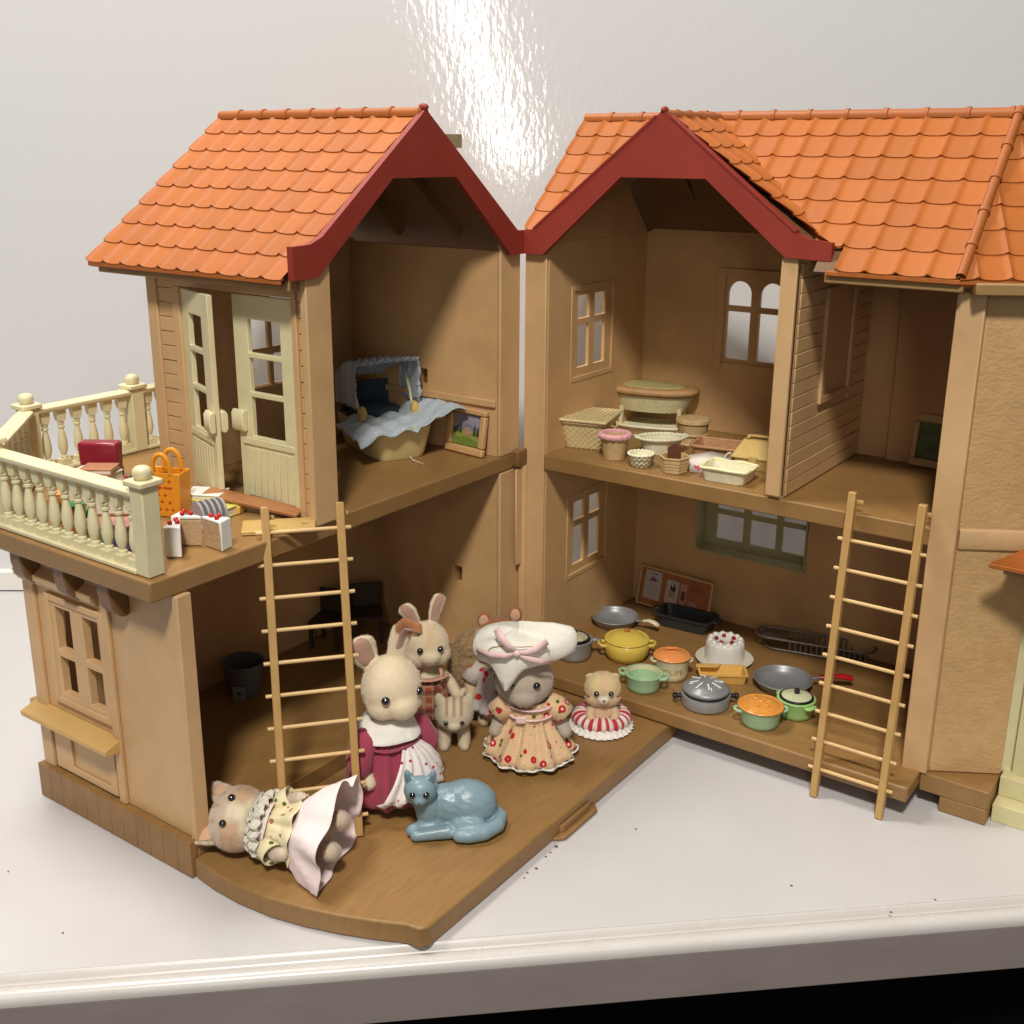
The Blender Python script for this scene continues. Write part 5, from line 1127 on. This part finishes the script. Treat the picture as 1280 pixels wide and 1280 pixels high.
def skirt(t, name, prof, m, folds=9, amp=.012, n=144, ph=0, amp_from=0.0, c=(0, 0), tilt=None, solid=.004, ex=1, ey=1):
    """gathered cloth: folds deepen towards the hem (last profile point)"""
    K = 14; rings = []
    def P(s):
        x = s * (len(prof) - 1); i = min(int(x), len(prof) - 2); f = x - i; return prof[i][0] * (1 - f) + prof[i + 1][0] * f, prof[i][1] * (1 - f) + prof[i + 1][1] * f
    for k in range(K + 1):
        s = k / K; r, z = P(s); A = amp * (amp_from + (1 - amp_from) * s); rg = []
        for j in range(n):
            a = 2 * pi * j / n; rr = r + A * (sin(a * folds + ph) + .5 * sin(a * (folds * 1.7 // 1) + 2 * s + ph) + .35 * mnoise.noise(Vector((cos(a) * 3, sin(a) * 3, s * 2 + ph))))
            rg.append((c[0] + rr * cos(a) * ex, c[1] + rr * sin(a) * ey, z + A * .35 * sin(a * folds + 1)))
        rings.append(rg)
    o = (lambda g: (g.loft(rings, False, False), obj(name, g, m, t, solid=solid, sharp=80))[1])(G()); return crease(o)
def crease(o, a=.0035):
    for v in o.data.vertices: v.co += v.normal * (a * mnoise.noise(v.co * 34) + a * .6 * mnoise.noise(v.co * 80 + Vector((5, 2, 1))))
    return o
def strip(t, name, pts, w_, m, nrm=(0, -1, 0), solid=.003, ws=None):
    """ribbon along pts; its width lies across the path"""
    pts = [Vector(p) for p in pts]; vs = []; fs = []
    for i, p in enumerate(pts):
        d = (pts[min(i + 1, len(pts) - 1)] - pts[max(0, i - 1)]).normalized(); s_ = d.cross(Vector(nrm)).normalized() * (ws[i] if ws else w_); vs += [p - s_, p + s_]
    for i in range(len(pts) - 1): fs.append((2 * i, 2 * i + 1, 2 * i + 3, 2 * i + 2))
    g = G(); g.add(vs, fs); return obj(name, g, m, t, solid=solid, sharp=60)
def ear_g(g, pts, rs, flat=.45, nrm=(0, -1, 0)):
    """flattened tapering ear along pts"""
    pts = [Vector(p) for p in pts]; N_ = Vector(nrm).normalized(); rings = []
    for i, p in enumerate(pts):
        d = (pts[min(i + 1, len(pts) - 1)] - pts[max(0, i - 1)]).normalized(); s_ = d.cross(N_).normalized(); q = s_.cross(d).normalized()
        rings.append([p + s_ * rs[i] * cos(2 * pi * j / 16) + q * rs[i] * flat * sin(2 * pi * j / 16) for j in range(16)])
    g.loft(rings)
def inner_ear(t, pts, rs, m, nrm=(0, -1, 0), off=.35):
    pts = [Vector(p) for p in pts]; N_ = Vector(nrm).normalized(); rings = []
    for i, p in enumerate(pts):
        d = (pts[min(i + 1, len(pts) - 1)] - pts[max(0, i - 1)]).normalized(); s_ = d.cross(N_).normalized(); q = s_.cross(d).normalized()
        q = q if q.dot(N_) > 0 else -q; c = p + q * rs[i] * off
        rings.append([c + s_ * rs[i] * .62 * cos(2 * pi * j / 12) + q * rs[i] * .14 * sin(2 * pi * j / 12) for j in range(12)])
    g = G(); g.loft(rings); return obj('inner_ear', g, m, t, sharp=80)
CREAMF = (.80, .67, .47); TANF = (.50, .34, .19); BRNF = (.36, .13, .045); GREYF = (.50, .41, .32); PINKF = (.55, .32, .24)
PINKE = mat('inner_ear_flock', (.50, .30, .22), .95, .12, 20, .4, 150, spec=.1, sheen=.4); PEACHE = mat('peach_ear_flock', (.68, .42, .26), .95, .12, 20, .4, 150, spec=.1, sheen=.4)
CAMDIR = radians(40)      # yaw that turns a figure's face to the camera

# ---- mother rabbit in the pink dress
t = thing('toy_rabbit', 'cream toy rabbit in a maroon pink dress and dotted apron, behind the left ladder', 'toy animal', (.378, -1.640, TZ), CAMDIR + radians(31), 'flocked toy animals')
hc, hr = (.015, -.02, .600), (.142, .136, .158)
g = G(); g.ell(hc, hr, 28, 20); g.ell((.015, -.120, .545), (.078, .068, .066), 20, 14); g.ell((-.045, -.05, .535), (.078, .08, .070), 16, 12); g.ell((.075, -.05, .535), (.078, .08, .070), 16, 12); g.ell((0, 0, .47), (.06, .06, .08), 16, 10)
g.lathe([(.07, .05), (.13, .09), (.135, .2), (.10, .34), (.06, .42), (.05, .46)], 20)
for s_ in (-1, 1):
    cap(g, (s_ * .06, -.01, .10), .055, (s_ * .06, -.03, .035), .050); cap(g, (s_ * .06, -.03, .035), .038, (s_ * .065, -.085, .030), .036)
    cap(g, (s_ * .10, -.02, .36), .042, (s_ * .17, -.05, .25), .036); cap(g, (s_ * .17, -.05, .25), .036, (s_ * .165, -.105, .185), .033)
def cr(p, a=radians(-31)): return (p[0] * cos(a) - p[1] * sin(a), p[0] * sin(a) + p[1] * cos(a), p[2])
eL = [cr(p) for p in ((-.070, .02, .70), (-.098, .015, .755), (-.115, .005, .805), (-.120, -.01, .845), (-.122, -.02, .862))]; rL = [.040, .068, .076, .062, .024]
eR = [cr(p) for p in ((.045, .0, .72), (.060, 0, .815), (.085, 0, .890), (.115, -.02, .922), (.150, -.055, .910), (.165, -.070, .888))]; rR = [.044, .053, .058, .056, .042, .020]
ear_g(g, eL, rL, .36, cr((.25, -1, .25))); ear_g(g, eR, rR, .40, cr((.3, -1, -.2)))
def cf(p):
    c = CREAMF
    q = cr(p, radians(31)); return mixc(c, (.42, .17, .06), sm(.868, .895, p.z + .3 * (q[0] - .06)) * sm(.045, .055, q[0]))
body = fuse('body', g, t, FLOCK, .0085, 3, cf)
inner_ear(body, eL, rL, PINKE, cr((.25, -1, .25)), .30); inner_ear(body, eR[1:], rR[1:], PINKE, cr((.6, -.8, -.6)), .34)
face(t, hc, (.144, .138, .159), .70, -.02, .0175, nose=(.60, .30, .24), nz=-.34)
PKD = cloth_mat('maroon_pink_cloth', (.36, .055, .095), None); APR = cloth_mat('dotted_apron_cloth', (.84, .76, .72), 'dots'); WHCL = cloth_mat('white_cloth', (.84, .80, .72), None)
skirt(t, 'dress', [(.095, .43), (.135, .35), (.165, .25), (.195, .14), (.205, .055)], PKD, 11, .016, ph=.4)
for s_ in (-1, 1):
    g = G(); P_ = [Vector((s_ * .07, -.01, .40)), Vector((s_ * .14, -.025, .36)), Vector((s_ * .18, -.045, .28)), Vector((s_ * .175, -.075, .22))]; g.tube(P_, [.05, .072, .070, .052], 20); o = obj('sleeve', g, PKD, t, sharp=80)
    for v in o.data.vertices: v.co += Vector((0, 0, 0)) + v.normal * .006 * sin(v.co.z * 120 + v.co.x * 40)
skirt(t, 'collar', [(.075, .455), (.125, .430), (.158, .385), (.162, .372)], WHCL, 4, .006)
# apron: front sector of a wider skirt
def sector(t, name, prof, a0, a1, m, folds=7, amp=.012, c=(0, 0), solid=.004, hem=0, n=60, K=16):
    vs = []; fs = []
    for k in range(K + 1):
        s = k / K; x = s * (len(prof) - 1); i = min(int(x), len(prof) - 2); f = x - i
        r = prof[i][0] * (1 - f) + prof[i + 1][0] * f; z = prof[i][1] * (1 - f) + prof[i + 1][1] * f
        for j in range(n + 1):
            q = j / n; a = a0 + (a1 - a0) * q; sp = .35 + .65 * s; a = (a0 + a1) / 2 + (a - (a0 + a1) / 2) * sp
            rr = r + amp * s * sin(q * folds * 2 * pi) + amp * .5 * s * sin(q * folds * 5.1 + 4 * s); vs.append((c[0] + rr * sin(a), c[1] - rr * cos(a), z + hem * (1 - 4 * (q - .5) ** 2) * -s + (.008 * sin(q * 50) if k == K else 0)))
    for k in range(K):
        for j in range(n): a = k * (n + 1) + j; fs.append((a, a + 1, a + n + 2, a + n + 1))
    g = G(); g.add(vs, fs); return obj(name, g, m, t, solid=solid, sharp=80)
sector(t, 'apron', [(.150, .345), (.205, .29), (.245, .21), (.265, .13), (.240, .095)], radians(-45), radians(85), APR, 6, .018)
strip(t, 'sash', [(.152 * sin(a), -.152 * cos(a), .345 + .01 * sin(a * 3)) for a in [radians(-120 + 12 * k) for k in range(21)]], .014, PKD, (0, 0, 1))
# ---- young rabbit in overalls
t = thing('toy_rabbit', 'cream toy rabbit with upright ears in brown plaid overalls', 'toy animal', (.055, -.955, TZ), CAMDIR + radians(10), 'flocked toy animals')
S_ = .80; z0 = .078
hc, hr = (0, -.01, .480), (.118, .112, .128)
g = G(); g.ell(hc, hr, 26, 18); g.ell((0, -.09, .445), (.062, .05, .048), 18, 12); g.ell((-.05, -.03, .43), (.075, .075, .065), 16, 12); g.ell((.05, -.03, .43), (.075, .075, .065), 16, 12)
g.lathe([(.06, .03), (.095, .07), (.10, .16), (.085, .26), (.055, .33), (.05, .38)], 20)
for s_ in (-1, 1):
    cap(g, (s_ * .05, 0, .10), .045, (s_ * .052, -.01, .035), .042); cap(g, (s_ * .052, -.02, .030), .030, (s_ * .058, -.065, .026), .029)
    cap(g, (s_ * .075, 0, .30), .034, (s_ * .13, -.02, .23), .030); cap(g, (s_ * .13, -.02, .23), .030, (s_ * .155, -.035, .175), .030)
eL = [(-.045, 0, .575), (-.07, 0, .63), (-.095, 0, .675), (-.12, 0, .70), (-.13, 0, .715)]; rL = [.026, .036, .044, .042, .020]
eR = [(.035, 0, .59), (.045, 0, .65), (.06, 0, .705), (.078, 0, .745), (.085, 0, .76)]; rR = [.026, .034, .040, .038, .018]
ear_g(g, eL, rL, .38); ear_g(g, eR, rR, .38)
body = fuse('body', g, t, FLOCK, .0075, 3, lambda p: mixc(CREAMF, (.60, .40, .19), .6 * sm(.45, .56, p.z) * (1 - sm(.58, .62, p.z)) * (1 - min(1, abs(p.x) / .06))))
inner_ear(body, eL, rL, PINKE, off=.30); inner_ear(body, eR, rR, PINKE, off=.30)
face(t, hc, (.119, .113, .129), .50, .08, .0145, nose=(.60, .38, .26), nz=-.30)
PLD = cloth_mat('plaid_cloth', (.36, .08, .035), 'plaid'); SAL = cloth_mat('salmon_strap_cloth', (.62, .33, .22), None)
skirt(t, 'overalls', [(.092, .315), (.108, .24), (.115, .16), (.118, .07)], PLD, 7, .006)
strip(t, 'bib_edge', [(.112 * sin(a), -.112 * cos(a), .312) for a in [radians(-65 + 13 * k) for k in range(11)]], .016, SAL, (0, 0, 1))
for s_ in (-1, 1):
    strip(t, 'strap', [(s_ * .062, -.098, .30), (s_ * .066, -.085, .34), (s_ * .060, -.05, .37), (s_ * .05, 0, .385)], .012, SAL, (s_ * .4, -1, .4)); g = G(); g.ell((s_ * .060, -.110, .300), (.010, .006, .010), 12, 8); obj('button', g, mat('brass_button', (.20, .09, .03), .25), t)
# ---- small kitten
t = thing('toy_kitten', 'small striped beige toy kitten standing on all fours', 'toy animal', (.318, -1.050, TZ), CAMDIR - radians(2), 'flocked toy animals')
hc, hr = (0, -.045, .205), (.100, .085, .088)
g = G(); g.ell(hc, hr, 24, 16); g.ell((0, -.12, .172), (.035, .022, .024), 14, 10); g.ell((0, .07, .125), (.070, .115, .072), 20, 14)
for s_ in (-1, 1):
    cap(g, (s_ * .048, -.02, .10), .034, (s_ * .052, -.045, .032), .031); cap(g, (s_ * .052, -.05, .025), .026, (s_ * .054, -.068, .022), .024)
    cap(g, (s_ * .050, .13, .10), .036, (s_ * .055, .12, .032), .030)
    ear_g(g, [(s_ * .068, -.03, .262), (s_ * .082, -.03, .300), (s_ * .088, -.03, .318)], [.036, .022, .005], .4)
cap(g, (0, .17, .13), .022, (.05, .23, .20), .016)
def ck(p):
    c = (.62, .52, .37); k = 0
    for x in (-.038, 0, .038): k = max(k, (1 - sm(.004, .012, abs(p.x - x))) * sm(.215, .24, p.z))
    if p.y > .02: k = max(k, sm(.4, .8, sin(p.y * 110)) * sm(.12, .15, p.z))
    return mixc(mixc(c, (.70, .62, .45), sm(.0, .04, -.11 - p.y)), (.34, .22, .09), k * .8)
body = fuse('body', g, t, FLOCK, .006, 2, ck)
face(t, hc, (.101, .086, .089), .50, -.18, .0105, nose=(.62, .40, .22), nz=-.42)
for s_ in (-1, 1): inner_ear(body, [(s_ * .068, -.03, .262), (s_ * .080, -.03, .29), (s_ * .086, -.03, .308)], [.03, .018, .004], PINKE)
# ---- lady with white hat
t = thing('toy_mouse', 'grey toy animal in a flowered dress and large white hat with pink bow', 'toy animal', (.706, -.900, TZ), CAMDIR - radians(6), 'flocked toy animals')
hc, hr = (-.035, -.02, .445), (.150, .135, .135)
g = G(); g.ell(hc, hr, 28, 18); g.ell((-.035, -.115, .395), (.07, .055, .05), 18, 12)
g.lathe([(.08, .04), (.11, .09), (.10, .22), (.065, .30), (.06, .36)], 20)
for s_ in (-1, 1):
    cap(g, (s_ * .05, -.02, .09), .04, (s_ * .055, -.04, .028), .038)
    cap(g, (s_ * .09, -.01, .285), .036, (s_ * .155, -.02, .22), .036); cap(g, (s_ * .155, -.02, .22), .036, (s_ * .180, -.045, .165), .034)
fuse('body', g, t, FLOCK, .008, 3, lambda p: GREYF)
face(t, hc, (.151, .136, .136), .50, .16, .0165, nose=(.50, .38, .26), nz=-.30)
FLO = cloth_mat('flowered_cloth', (.74, .50, .28), 'floral'); PKR = cloth_mat('pink_ribbon_cloth', (.86, .60, .58), None, .4)
skirt(t, 'dress', [(.090, .335), (.115, .275), (.112, .225), (.165, .14), (.232, .045)], FLO, 11, .014, ph=1)
skirt(t, 'hem', [(.2325, .047), (.2365, .035)], WHCL, 11, .0140, ph=1, amp_from=1)
for s_ in (-1, 1):
    g = G(); g.tube([(s_ * .075, -.01, .325), (s_ * .13, -.015, .295), (s_ * .175, -.025, .248)], [.05, .058, .062], 20, cap=False); obj('sleeve', g, FLO, t, solid=.004, sharp=80)
strip(t, 'neck_ribbon', [(.112 * sin(a), -.02 - .100 * cos(a), .318) for a in [radians(-80 + 16 * k) for k in range(11)]], .014, PKR, (0, 0, 1)); strip(t, 'waist_ribbon', [(.119 * sin(a), -.119 * cos(a), .262) for a in [radians(-70 + 14 * k) for k in range(11)]], .011, PKR, (0, 0, 1))
obj('bow_tie', G().box(-.075, -.02, -.128, -.116, .245, .285), PKR, t, bevel=.006)
g = G()   # folded felt hat
rings = []; NH = 64
for (r, z, lb) in ((.150, .590, .3), (.190, .582, .8), (.206, .60, 1), (.210, .63, 1), (.208, .655, 1), (.195, .688, .9), (.14, .708, .5), (.05, .716, 0), (.004, .717, 0)):
    rg = []
    for j in range(NH):
        a = 2 * pi * j / NH; fr = max(0, cos(a + pi / 2 + .30)) ** 24; side = max(0, cos(a - radians(-2))) ** 22; ls = max(0, cos(a - radians(190))) ** 6
        low = 1 - sm(.585, .625, z); rr = r + lb * (side * .095 + ls * .02) + fr * low * .006
        zz = z - fr * .125 * low + side * .040 * sm(.5, .66, z) - .03 * max(0, cos(a - pi / 2)) * low + .012 * sin(3 * a + 1) * sm(.6, .7, z)
        rg.append((-.070 + rr * cos(a), -.015 + rr * sin(a) * .88, zz + .005 * sin(5 * a)))
    rings.append(rg)
g.loft(rings, True, True); FELT = mat('white_felt', (.88, .85, .74), .95, .06, 18, .4, 110, spec=.1, sheen=.4); hat = obj('hat', g, FELT, t, sharp=80)
Y = -.208; HX = -.070; HZ = .678
g = G(); pts = [(HX + .150 * cos(a) + .01, -.203 + .045 * abs(cos(a)), .668 + .040 * sin(a)) for a in [radians(-5 + 190 * k / 30) for k in range(31)]]; g.tube(pts, .003, 6); obj('crown_seam', g, mat('seam_thread', (.55, .42, .28), .9), hat)
for P_, ws in ((((0, 0, 0), (.05, -.010, .008), (.10, .004, .024), (.150, .040, .048)), (.008, .017, .020, .016)), (((0, 0, 0), (-.045, -.010, .045), (-.080, .008, .080), (-.105, .045, .108)), (.008, .017, .021, .017)),
               (((0, 0, -.003), (-.06, -.012, -.012), (-.13, .012, -.020), (-.205, .075, -.020)), (.008, .016, .018, .010)), (((0, 0, -.003), (.06, -.010, -.026), (.12, .006, -.050), (.175, .050, -.062)), (.008, .016, .018, .010))):
    strip(hat, 'ribbon', [(HX + x, Y + y, HZ + z) for x, y, z in P_], 0, PKR, ws=ws)
g = G(); g.ell((HX, Y - .004, HZ), (.018, .014, .016), 12, 8); obj('knot', g, PKR, hat)
# ---- squirrel-like figure mostly hidden behind the hat
t = thing('toy_bear', 'toy animal with small brown ears, hidden behind the large white hat', 'toy animal', (.335, -.700, TZ), CAMDIR - radians(8), 'flocked toy animals')
g = G(); g.ell((.02, 0, .48), (.14, .125, .13), 24, 16); g.lathe([(.07, .03), (.10, .08), (.09, .22), (.06, .36)], 18)
for s_ in (-1, 1):
    cap(g, (s_ * .08, -.01, .31), .036, (s_ * .135, -.03, .23), .034); cap(g, (s_ * .135, -.03, .23), .034, (s_ * .13, -.07, .19), .032); cap(g, (s_ * .055, 0, .09), .045, (s_ * .058, -.03, .035), .042); cap(g, (s_ * .058, -.04, .032), .032, (s_ * .06, -.08, .03), .03)
    g.ell((.02 + s_ * .085, 0, .615 + .020 * s_), (.040, .022, .052), 16, 12)
bd = fuse('body', g, t, FLOCK, .008, 3, lambda p: mixc((.56, .42, .25), BRNF, sm(.545, .57, p.z)))
for s_ in (-1, 1): g = G(); g.ell((.02 + s_ * .085, -.018, .618 + .020 * s_), (.027, .008, .037), 14, 8); obj('inner_ear', g, PEACHE, bd)
face(t, (.02, 0, .48), (.141, .126, .131), .45, 0, .014, nz=-.3)
FLO2 = cloth_mat('grey_flowered_cloth', (.50, .44, .40), 'floral'); skirt(t, 'dress', [(.085, .34), (.105, .27), (.12, .18), (.15, .10)], FLO2, 9, .012)
for s_ in (-1, 1): g = G(); g.tube([(s_ * .07, -.01, .33), (s_ * .115, -.02, .29), (s_ * .14, -.03, .25)], [.045, .052, .054], 18, cap=False); obj('sleeve', g, FLO2, t, solid=.004)
# ---- brown curly fur
t = thing('toy_dog', 'brown curly haired toy animal turned away between the rabbit and the hat', 'toy animal', (.165, -.72, TZ), CAMDIR + .4, 'flocked toy animals')
g = G(); g.ell((0, 0, .30), (.115, .11, .16), 26, 20); g.ell((0, 0, .13), (.10, .10, .12), 22, 14); g.ell((.0, -.02, .42), (.085, .085, .075), 18, 12)
bd = fuse('body', g, t, mat('curly_fur', (1, 1, 1), .95, .3, 30, .8, 60, spec=.1, sheen=.4, attr='Col'), .008, 1, lambda p: (.38, .24, .11), .022)
for v in bd.data.vertices:
    n_ = v.co.normalized(); k = mnoise.noise(v.co * 42) + .5 * mnoise.noise(v.co * 90); v.co += v.normal * .011 * k
# ---- hamster baby in the striped ring
t = thing('toy_hamster', 'baby toy hamster with paws on a red and white striped ring', 'toy animal', (.846, -.412, TZ), CAMDIR - radians(4), 'flocked toy animals')
hc, hr = (0, -.02, .240), (.098, .085, .090)
g = G(); g.ell(hc, hr, 24, 16); g.ell((-.035, -.04, .195), (.062, .05, .05), 16, 12); g.ell((.035, -.04, .195), (.062, .05, .05), 16, 12); g.ell((0, -.095, .205), (.030, .022, .022), 14, 10); g.lathe([(.07, .02), (.075, .07), (.06, .14), (.045, .17)], 18)
for s_ in (-1, 1): cap(g, (s_ * .055, -.02, .13), .026, (s_ * .070, -.070, .10), .024); cap(g, (s_ * .070, -.070, .10), .024, (s_ * .058, -.095, .078), .022); g.ell((s_ * .068, .0, .292), (.026, .014, .026), 14, 10)
def ch_(p):
    c = (.68, .47, .29)
    if -.095 < p.x < .095 and p.z > .2: c = mixc((.70, .55, .28), c, sm(.02, .05, abs(abs(p.x) - .055)) )
    c = mixc(c, (.80, .72, .62), sm(-.088, -.1, p.y) * sm(.17, .19, p.z) * (1 - sm(.22, .24, p.z)))
    k = (1 - sm(.004, .009, abs(p.z - .212))) * sm(.068, .078, abs(p.x)) * (1 if p.y < 0 else 0); return mixc(c, (.22, .05, .02), k)
bd = fuse('body', g, t, FLOCK, .006, 2, ch_)
for s_ in (-1, 1): g = G(); g.ell((s_ * .068, -.012, .292), (.017, .005, .017), 12, 8); obj('inner_ear', g, PINKE, bd)
eyes(t, hc, hr, [on_head(hc, (.099, .086, .083), s_ * .46, .02, .99) for s_ in (-1, 1)], .0125)
g = G(); g.ell((0, -.118, .210), (.009, .005, .006), 10, 6); obj('nose', g, mat('nose_30', (.3, .1, .1)), t)
t2 = thing('striped_ring', 'puffy red and white striped ring with lace edge round the hamster', 'toy cushion', (.846, -.412, TZ), CAMDIR)
g = G(); rings = []; NR = 160
for i in range(NR):
    a = 2 * pi * i / NR; pf = .004 * sin(a * 26)
    rings.append([Vector(((.112 + (.050 + pf) * cos(b_)) * cos(a), (.104 + (.050 + pf) * cos(b_)) * sin(a), .055 + (.040 + pf) * sin(b_))) for b_ in [2 * pi * j / 20 for j in range(20)]])
rings.append(rings[0]); g.loft(rings, False, False); STR = mat('striped_cloth', (1, 1, 1), .85, .08, 30, .3, 120, sheen=.3, attr='Col'); o = obj('ring', g, STR, t2, sharp=80); paint(o, lambda p: (.48, .02, .035) if sin(atan2(p.y, p.x) * 20) > 0 else (.78, .66, .60))
o = skirt(t2, 'lace', [(.145, .045), (.160, .022), (.176, .006)], WHCL, 30, .006, solid=.003)
# ---- doll lying on its back, head to the left
t = bpy.data.objects.new('toy_cat', None); col.objects.link(t); tag(t, 'toy cat in a pale pink frilled dress lying on its side on the floor tray', 'toy animal', 'flocked toy animals')
zup = Vector((-.93, -.36, .05)).normalized(); fc = Vector((.50, -.50, .72)); fc = (fc - zup * fc.dot(zup)).normalized(); ly = -fc; lx = ly.cross(zup).normalized()
orig = Vector((.580, -2.175, TZ + .128)); t.matrix_world = Matrix(((lx.x, ly.x, zup.x, orig.x), (lx.y, ly.y, zup.y, orig.y), (lx.z, ly.z, zup.z, orig.z), (0, 0, 0, 1)))
hc, hr = (0, -.005, .500), (.148, .122, .130)
g = G(); g.ell(hc, hr, 26, 18); g.ell((0, -.085, .465), (.062, .05, .048), 16, 12); g.ell((-.045, -.03, .455), (.075, .075, .065), 16, 12); g.ell((.045, -.03, .455), (.075, .075, .065), 16, 12)
g.lathe([(.06, .06), (.085, .10), (.085, .24), (.055, .36), (.05, .42)], 20)
for s_ in (-1, 1):
    cap(g, (s_ * .055, -.01, .12), .044, (s_ * .068, -.04, .02), .040); cap(g, (s_ * .068, -.055, .012), .042, (s_ * .070, -.075, .012), .040)
    cap(g, (s_ * .07, -.01, .33), .032, (s_ * .125, -.04, .26), .030); cap(g, (s_ * .125, -.04, .26), .030, (s_ * .125, -.08, .22), .029)
    ear_g(g, [(s_ * .075, 0, .585), (s_ * .105, -.0, .640), (s_ * .130, -.0, .675), (s_ * .138, 0, .688)], [.062, .048, .022, .006], .32)
def cl_(p):
    c = mixc((.62, .50, .38), (.80, .70, .50), sm(-.085, -.105, p.y) * sm(.40, .44, p.z) * (1 - sm(.50, .53, p.z)))
    k = (1 - sm(.05, .10, abs(abs(p.x) - .115))) * sm(.42, .46, p.z) * (1 - sm(.50, .56, p.z)); c = mixc(c, (.52, .28, .14), k * .7)
    st = sm(.3, .8, sin(p.x * 95)) * sm(.54, .58, p.z) * (1 if p.y < .02 else 0) + sm(.3, .8, sin(p.z * 150)) * sm(.09, .11, abs(p.x)) * sm(.42, .45, p.z); return mixc(c, (.40, .27, .15), min(1, st) * .55)
bd = fuse('body', g, t, FLOCK, .007, 3, cl_)
for s_ in (-1, 1): inner_ear(bd, [(s_ * .080, -.006, .590), (s_ * .105, -.006, .632), (s_ * .124, -.006, .660)], [.058, .042, .016], PEACHE, off=.30)
face(t, hc, (.149, .123, .131), .48, .12, .0145, nose=(.62, .45, .24), nz=-.28)
g = G()
for s_ in (-1, 1):
    for k in range(3): g.ell((s_ * .07 + (k - 1) * .018, -.112, .030), (.006, .003, .012), 8, 5)
obj('toe_stitch', g, mat('toe_thread', (.35, .24, .12), .8), t)
LEAF = cloth_mat('leafy_yellow_cloth', (.78, .68, .42), 'leaf'); PPK = cloth_mat('pale_pink_cloth', (.86, .70, .68), None)
skirt(t, 'bodice', [(.075, .36), (.095, .31), (.10, .26), (.155, .19)], LEAF, 8, .010)
sk = skirt(t, 'skirt', [(.150, .195), (.195, .14), (.235, .08), (.270, .01)], PPK, 6, .024, ph=.7, amp_from=.2, ex=1.0, ey=.85)
for v in sk.data.vertices:     # the cloth sags to the floor and stands up at the hem corner
    wp = t.matrix_world @ v.co
    if wp.z < TZ + .012: v.co += t.matrix_world.to_3x3().inverted() @ Vector((0, 0, TZ + .012 - wp.z))
for s_ in (-1, 1): g = G(); g.tube([(s_ * .065, -.01, .345), (s_ * .105, -.03, .31), (s_ * .13, -.045, .27)], [.042, .050, .052], 18, cap=False); obj('sleeve', g, LEAF, t, solid=.004)
skirt(t, 'pink_yoke', [(.07, .385), (.105, .355), (.108, .325)], PPK, 5, .004)
skirt(t, 'lace_collar', [(.075, .405), (.125, .395), (.145, .365), (.140, .340)], mat('lace', (.76, .72, .60), .9, .25, 60, .8, 90), 19, .012, amp_from=.4)
skirt(t, 'lace_collar', [(.07, .41), (.115, .412), (.130, .390)], MATS['lace'], 17, .012, amp_from=.4)
# ---- blue ceramic cat
t = thing('cat_figurine', 'glossy blue grey figurine of a lying cat with black eyes', 'figurine', (.775, -1.655, TZ), CZ)
# local x = picture right, y = away from the camera
g = G(); g.ell((.075, .02, .108), (.145, .108, .116), 26, 18); g.ell((-.005, .01, .105), (.130, .092, .108), 24, 16); g.ell((-.10, -.03, .115), (.065, .062, .095), 20, 14)
hc = (-.135, -.065, .232)
g.ell(hc, (.078, .066, .066), 24, 16); g.ell((-.135, -.118, .208), (.032, .026, .024), 14, 10); cap(g, (-.12, -.04, .15), .055, (-.13, -.05, .20), .05)
for s_ in (-1, 1): ear_g(g, [(hc[0] + s_ * .044, hc[1] + .01, .270), (hc[0] + s_ * .060, hc[1] + .01, .312), (hc[0] + s_ * .066, hc[1] + .01, .338)], [.032, .019, .004], .45)
cap(g, (-.08, -.06, .045), .042, (-.175, -.085, .030), .030); cap(g, (.0, -.10, .036), .034, (-.155, -.122, .027), .027); g.ell((.09, -.085, .055), (.085, .04, .05), 18, 12)
tp = [(.20, .06, .05), (.235, .01, .045), (.22, -.06, .042), (.16, -.115, .038), (.09, -.135, .036), (.045, -.135, .034)]
for a, b_, r1, r2 in zip(tp, tp[1:], (.030, .032, .034, .035, .034), (.032, .034, .035, .034, .030)): cap(g, a, r1, b_, r2)
BLC = mat('blue_glaze', (.21, .31, .355), .34, .10, 6, .15, 40, spec=.45, coat=0)
bd = fuse('body', g, t, BLC, .0065, 2)
for v in bd.data.vertices:
    if v.co.x > -.06 and v.co.z > .06: v.co += v.normal * .0009 * sin(v.co.x * 70 + v.co.z * 160 + 3 * mnoise.noise(v.co * 30))
eyes(t, hc, None, [(hc[0] + s_ * .030, hc[1] - .054, .238) for s_ in (-1, 1)], .0135)
g = G(); g.ell((-.135, -.140, .210), (.007, .004, .004), 8, 6); g.tube([(-.135, -.142, .206), (-.135, -.140, .196), (-.146, -.136, .190)], .0016, 5); obj('nose', g, mat('dark_blue_line', (.05, .09, .12), .4), t)
for s_ in (-1, 1): inner_ear(bd, [(hc[0] + s_ * .046, hc[1] + .0, .276), (hc[0] + s_ * .058, hc[1] + .0, .305), (hc[0] + s_ * .064, hc[1] + .0, .325)], [.026, .014, .003], mat('blue_shade', (.12, .19, .23), .3), off=.45)
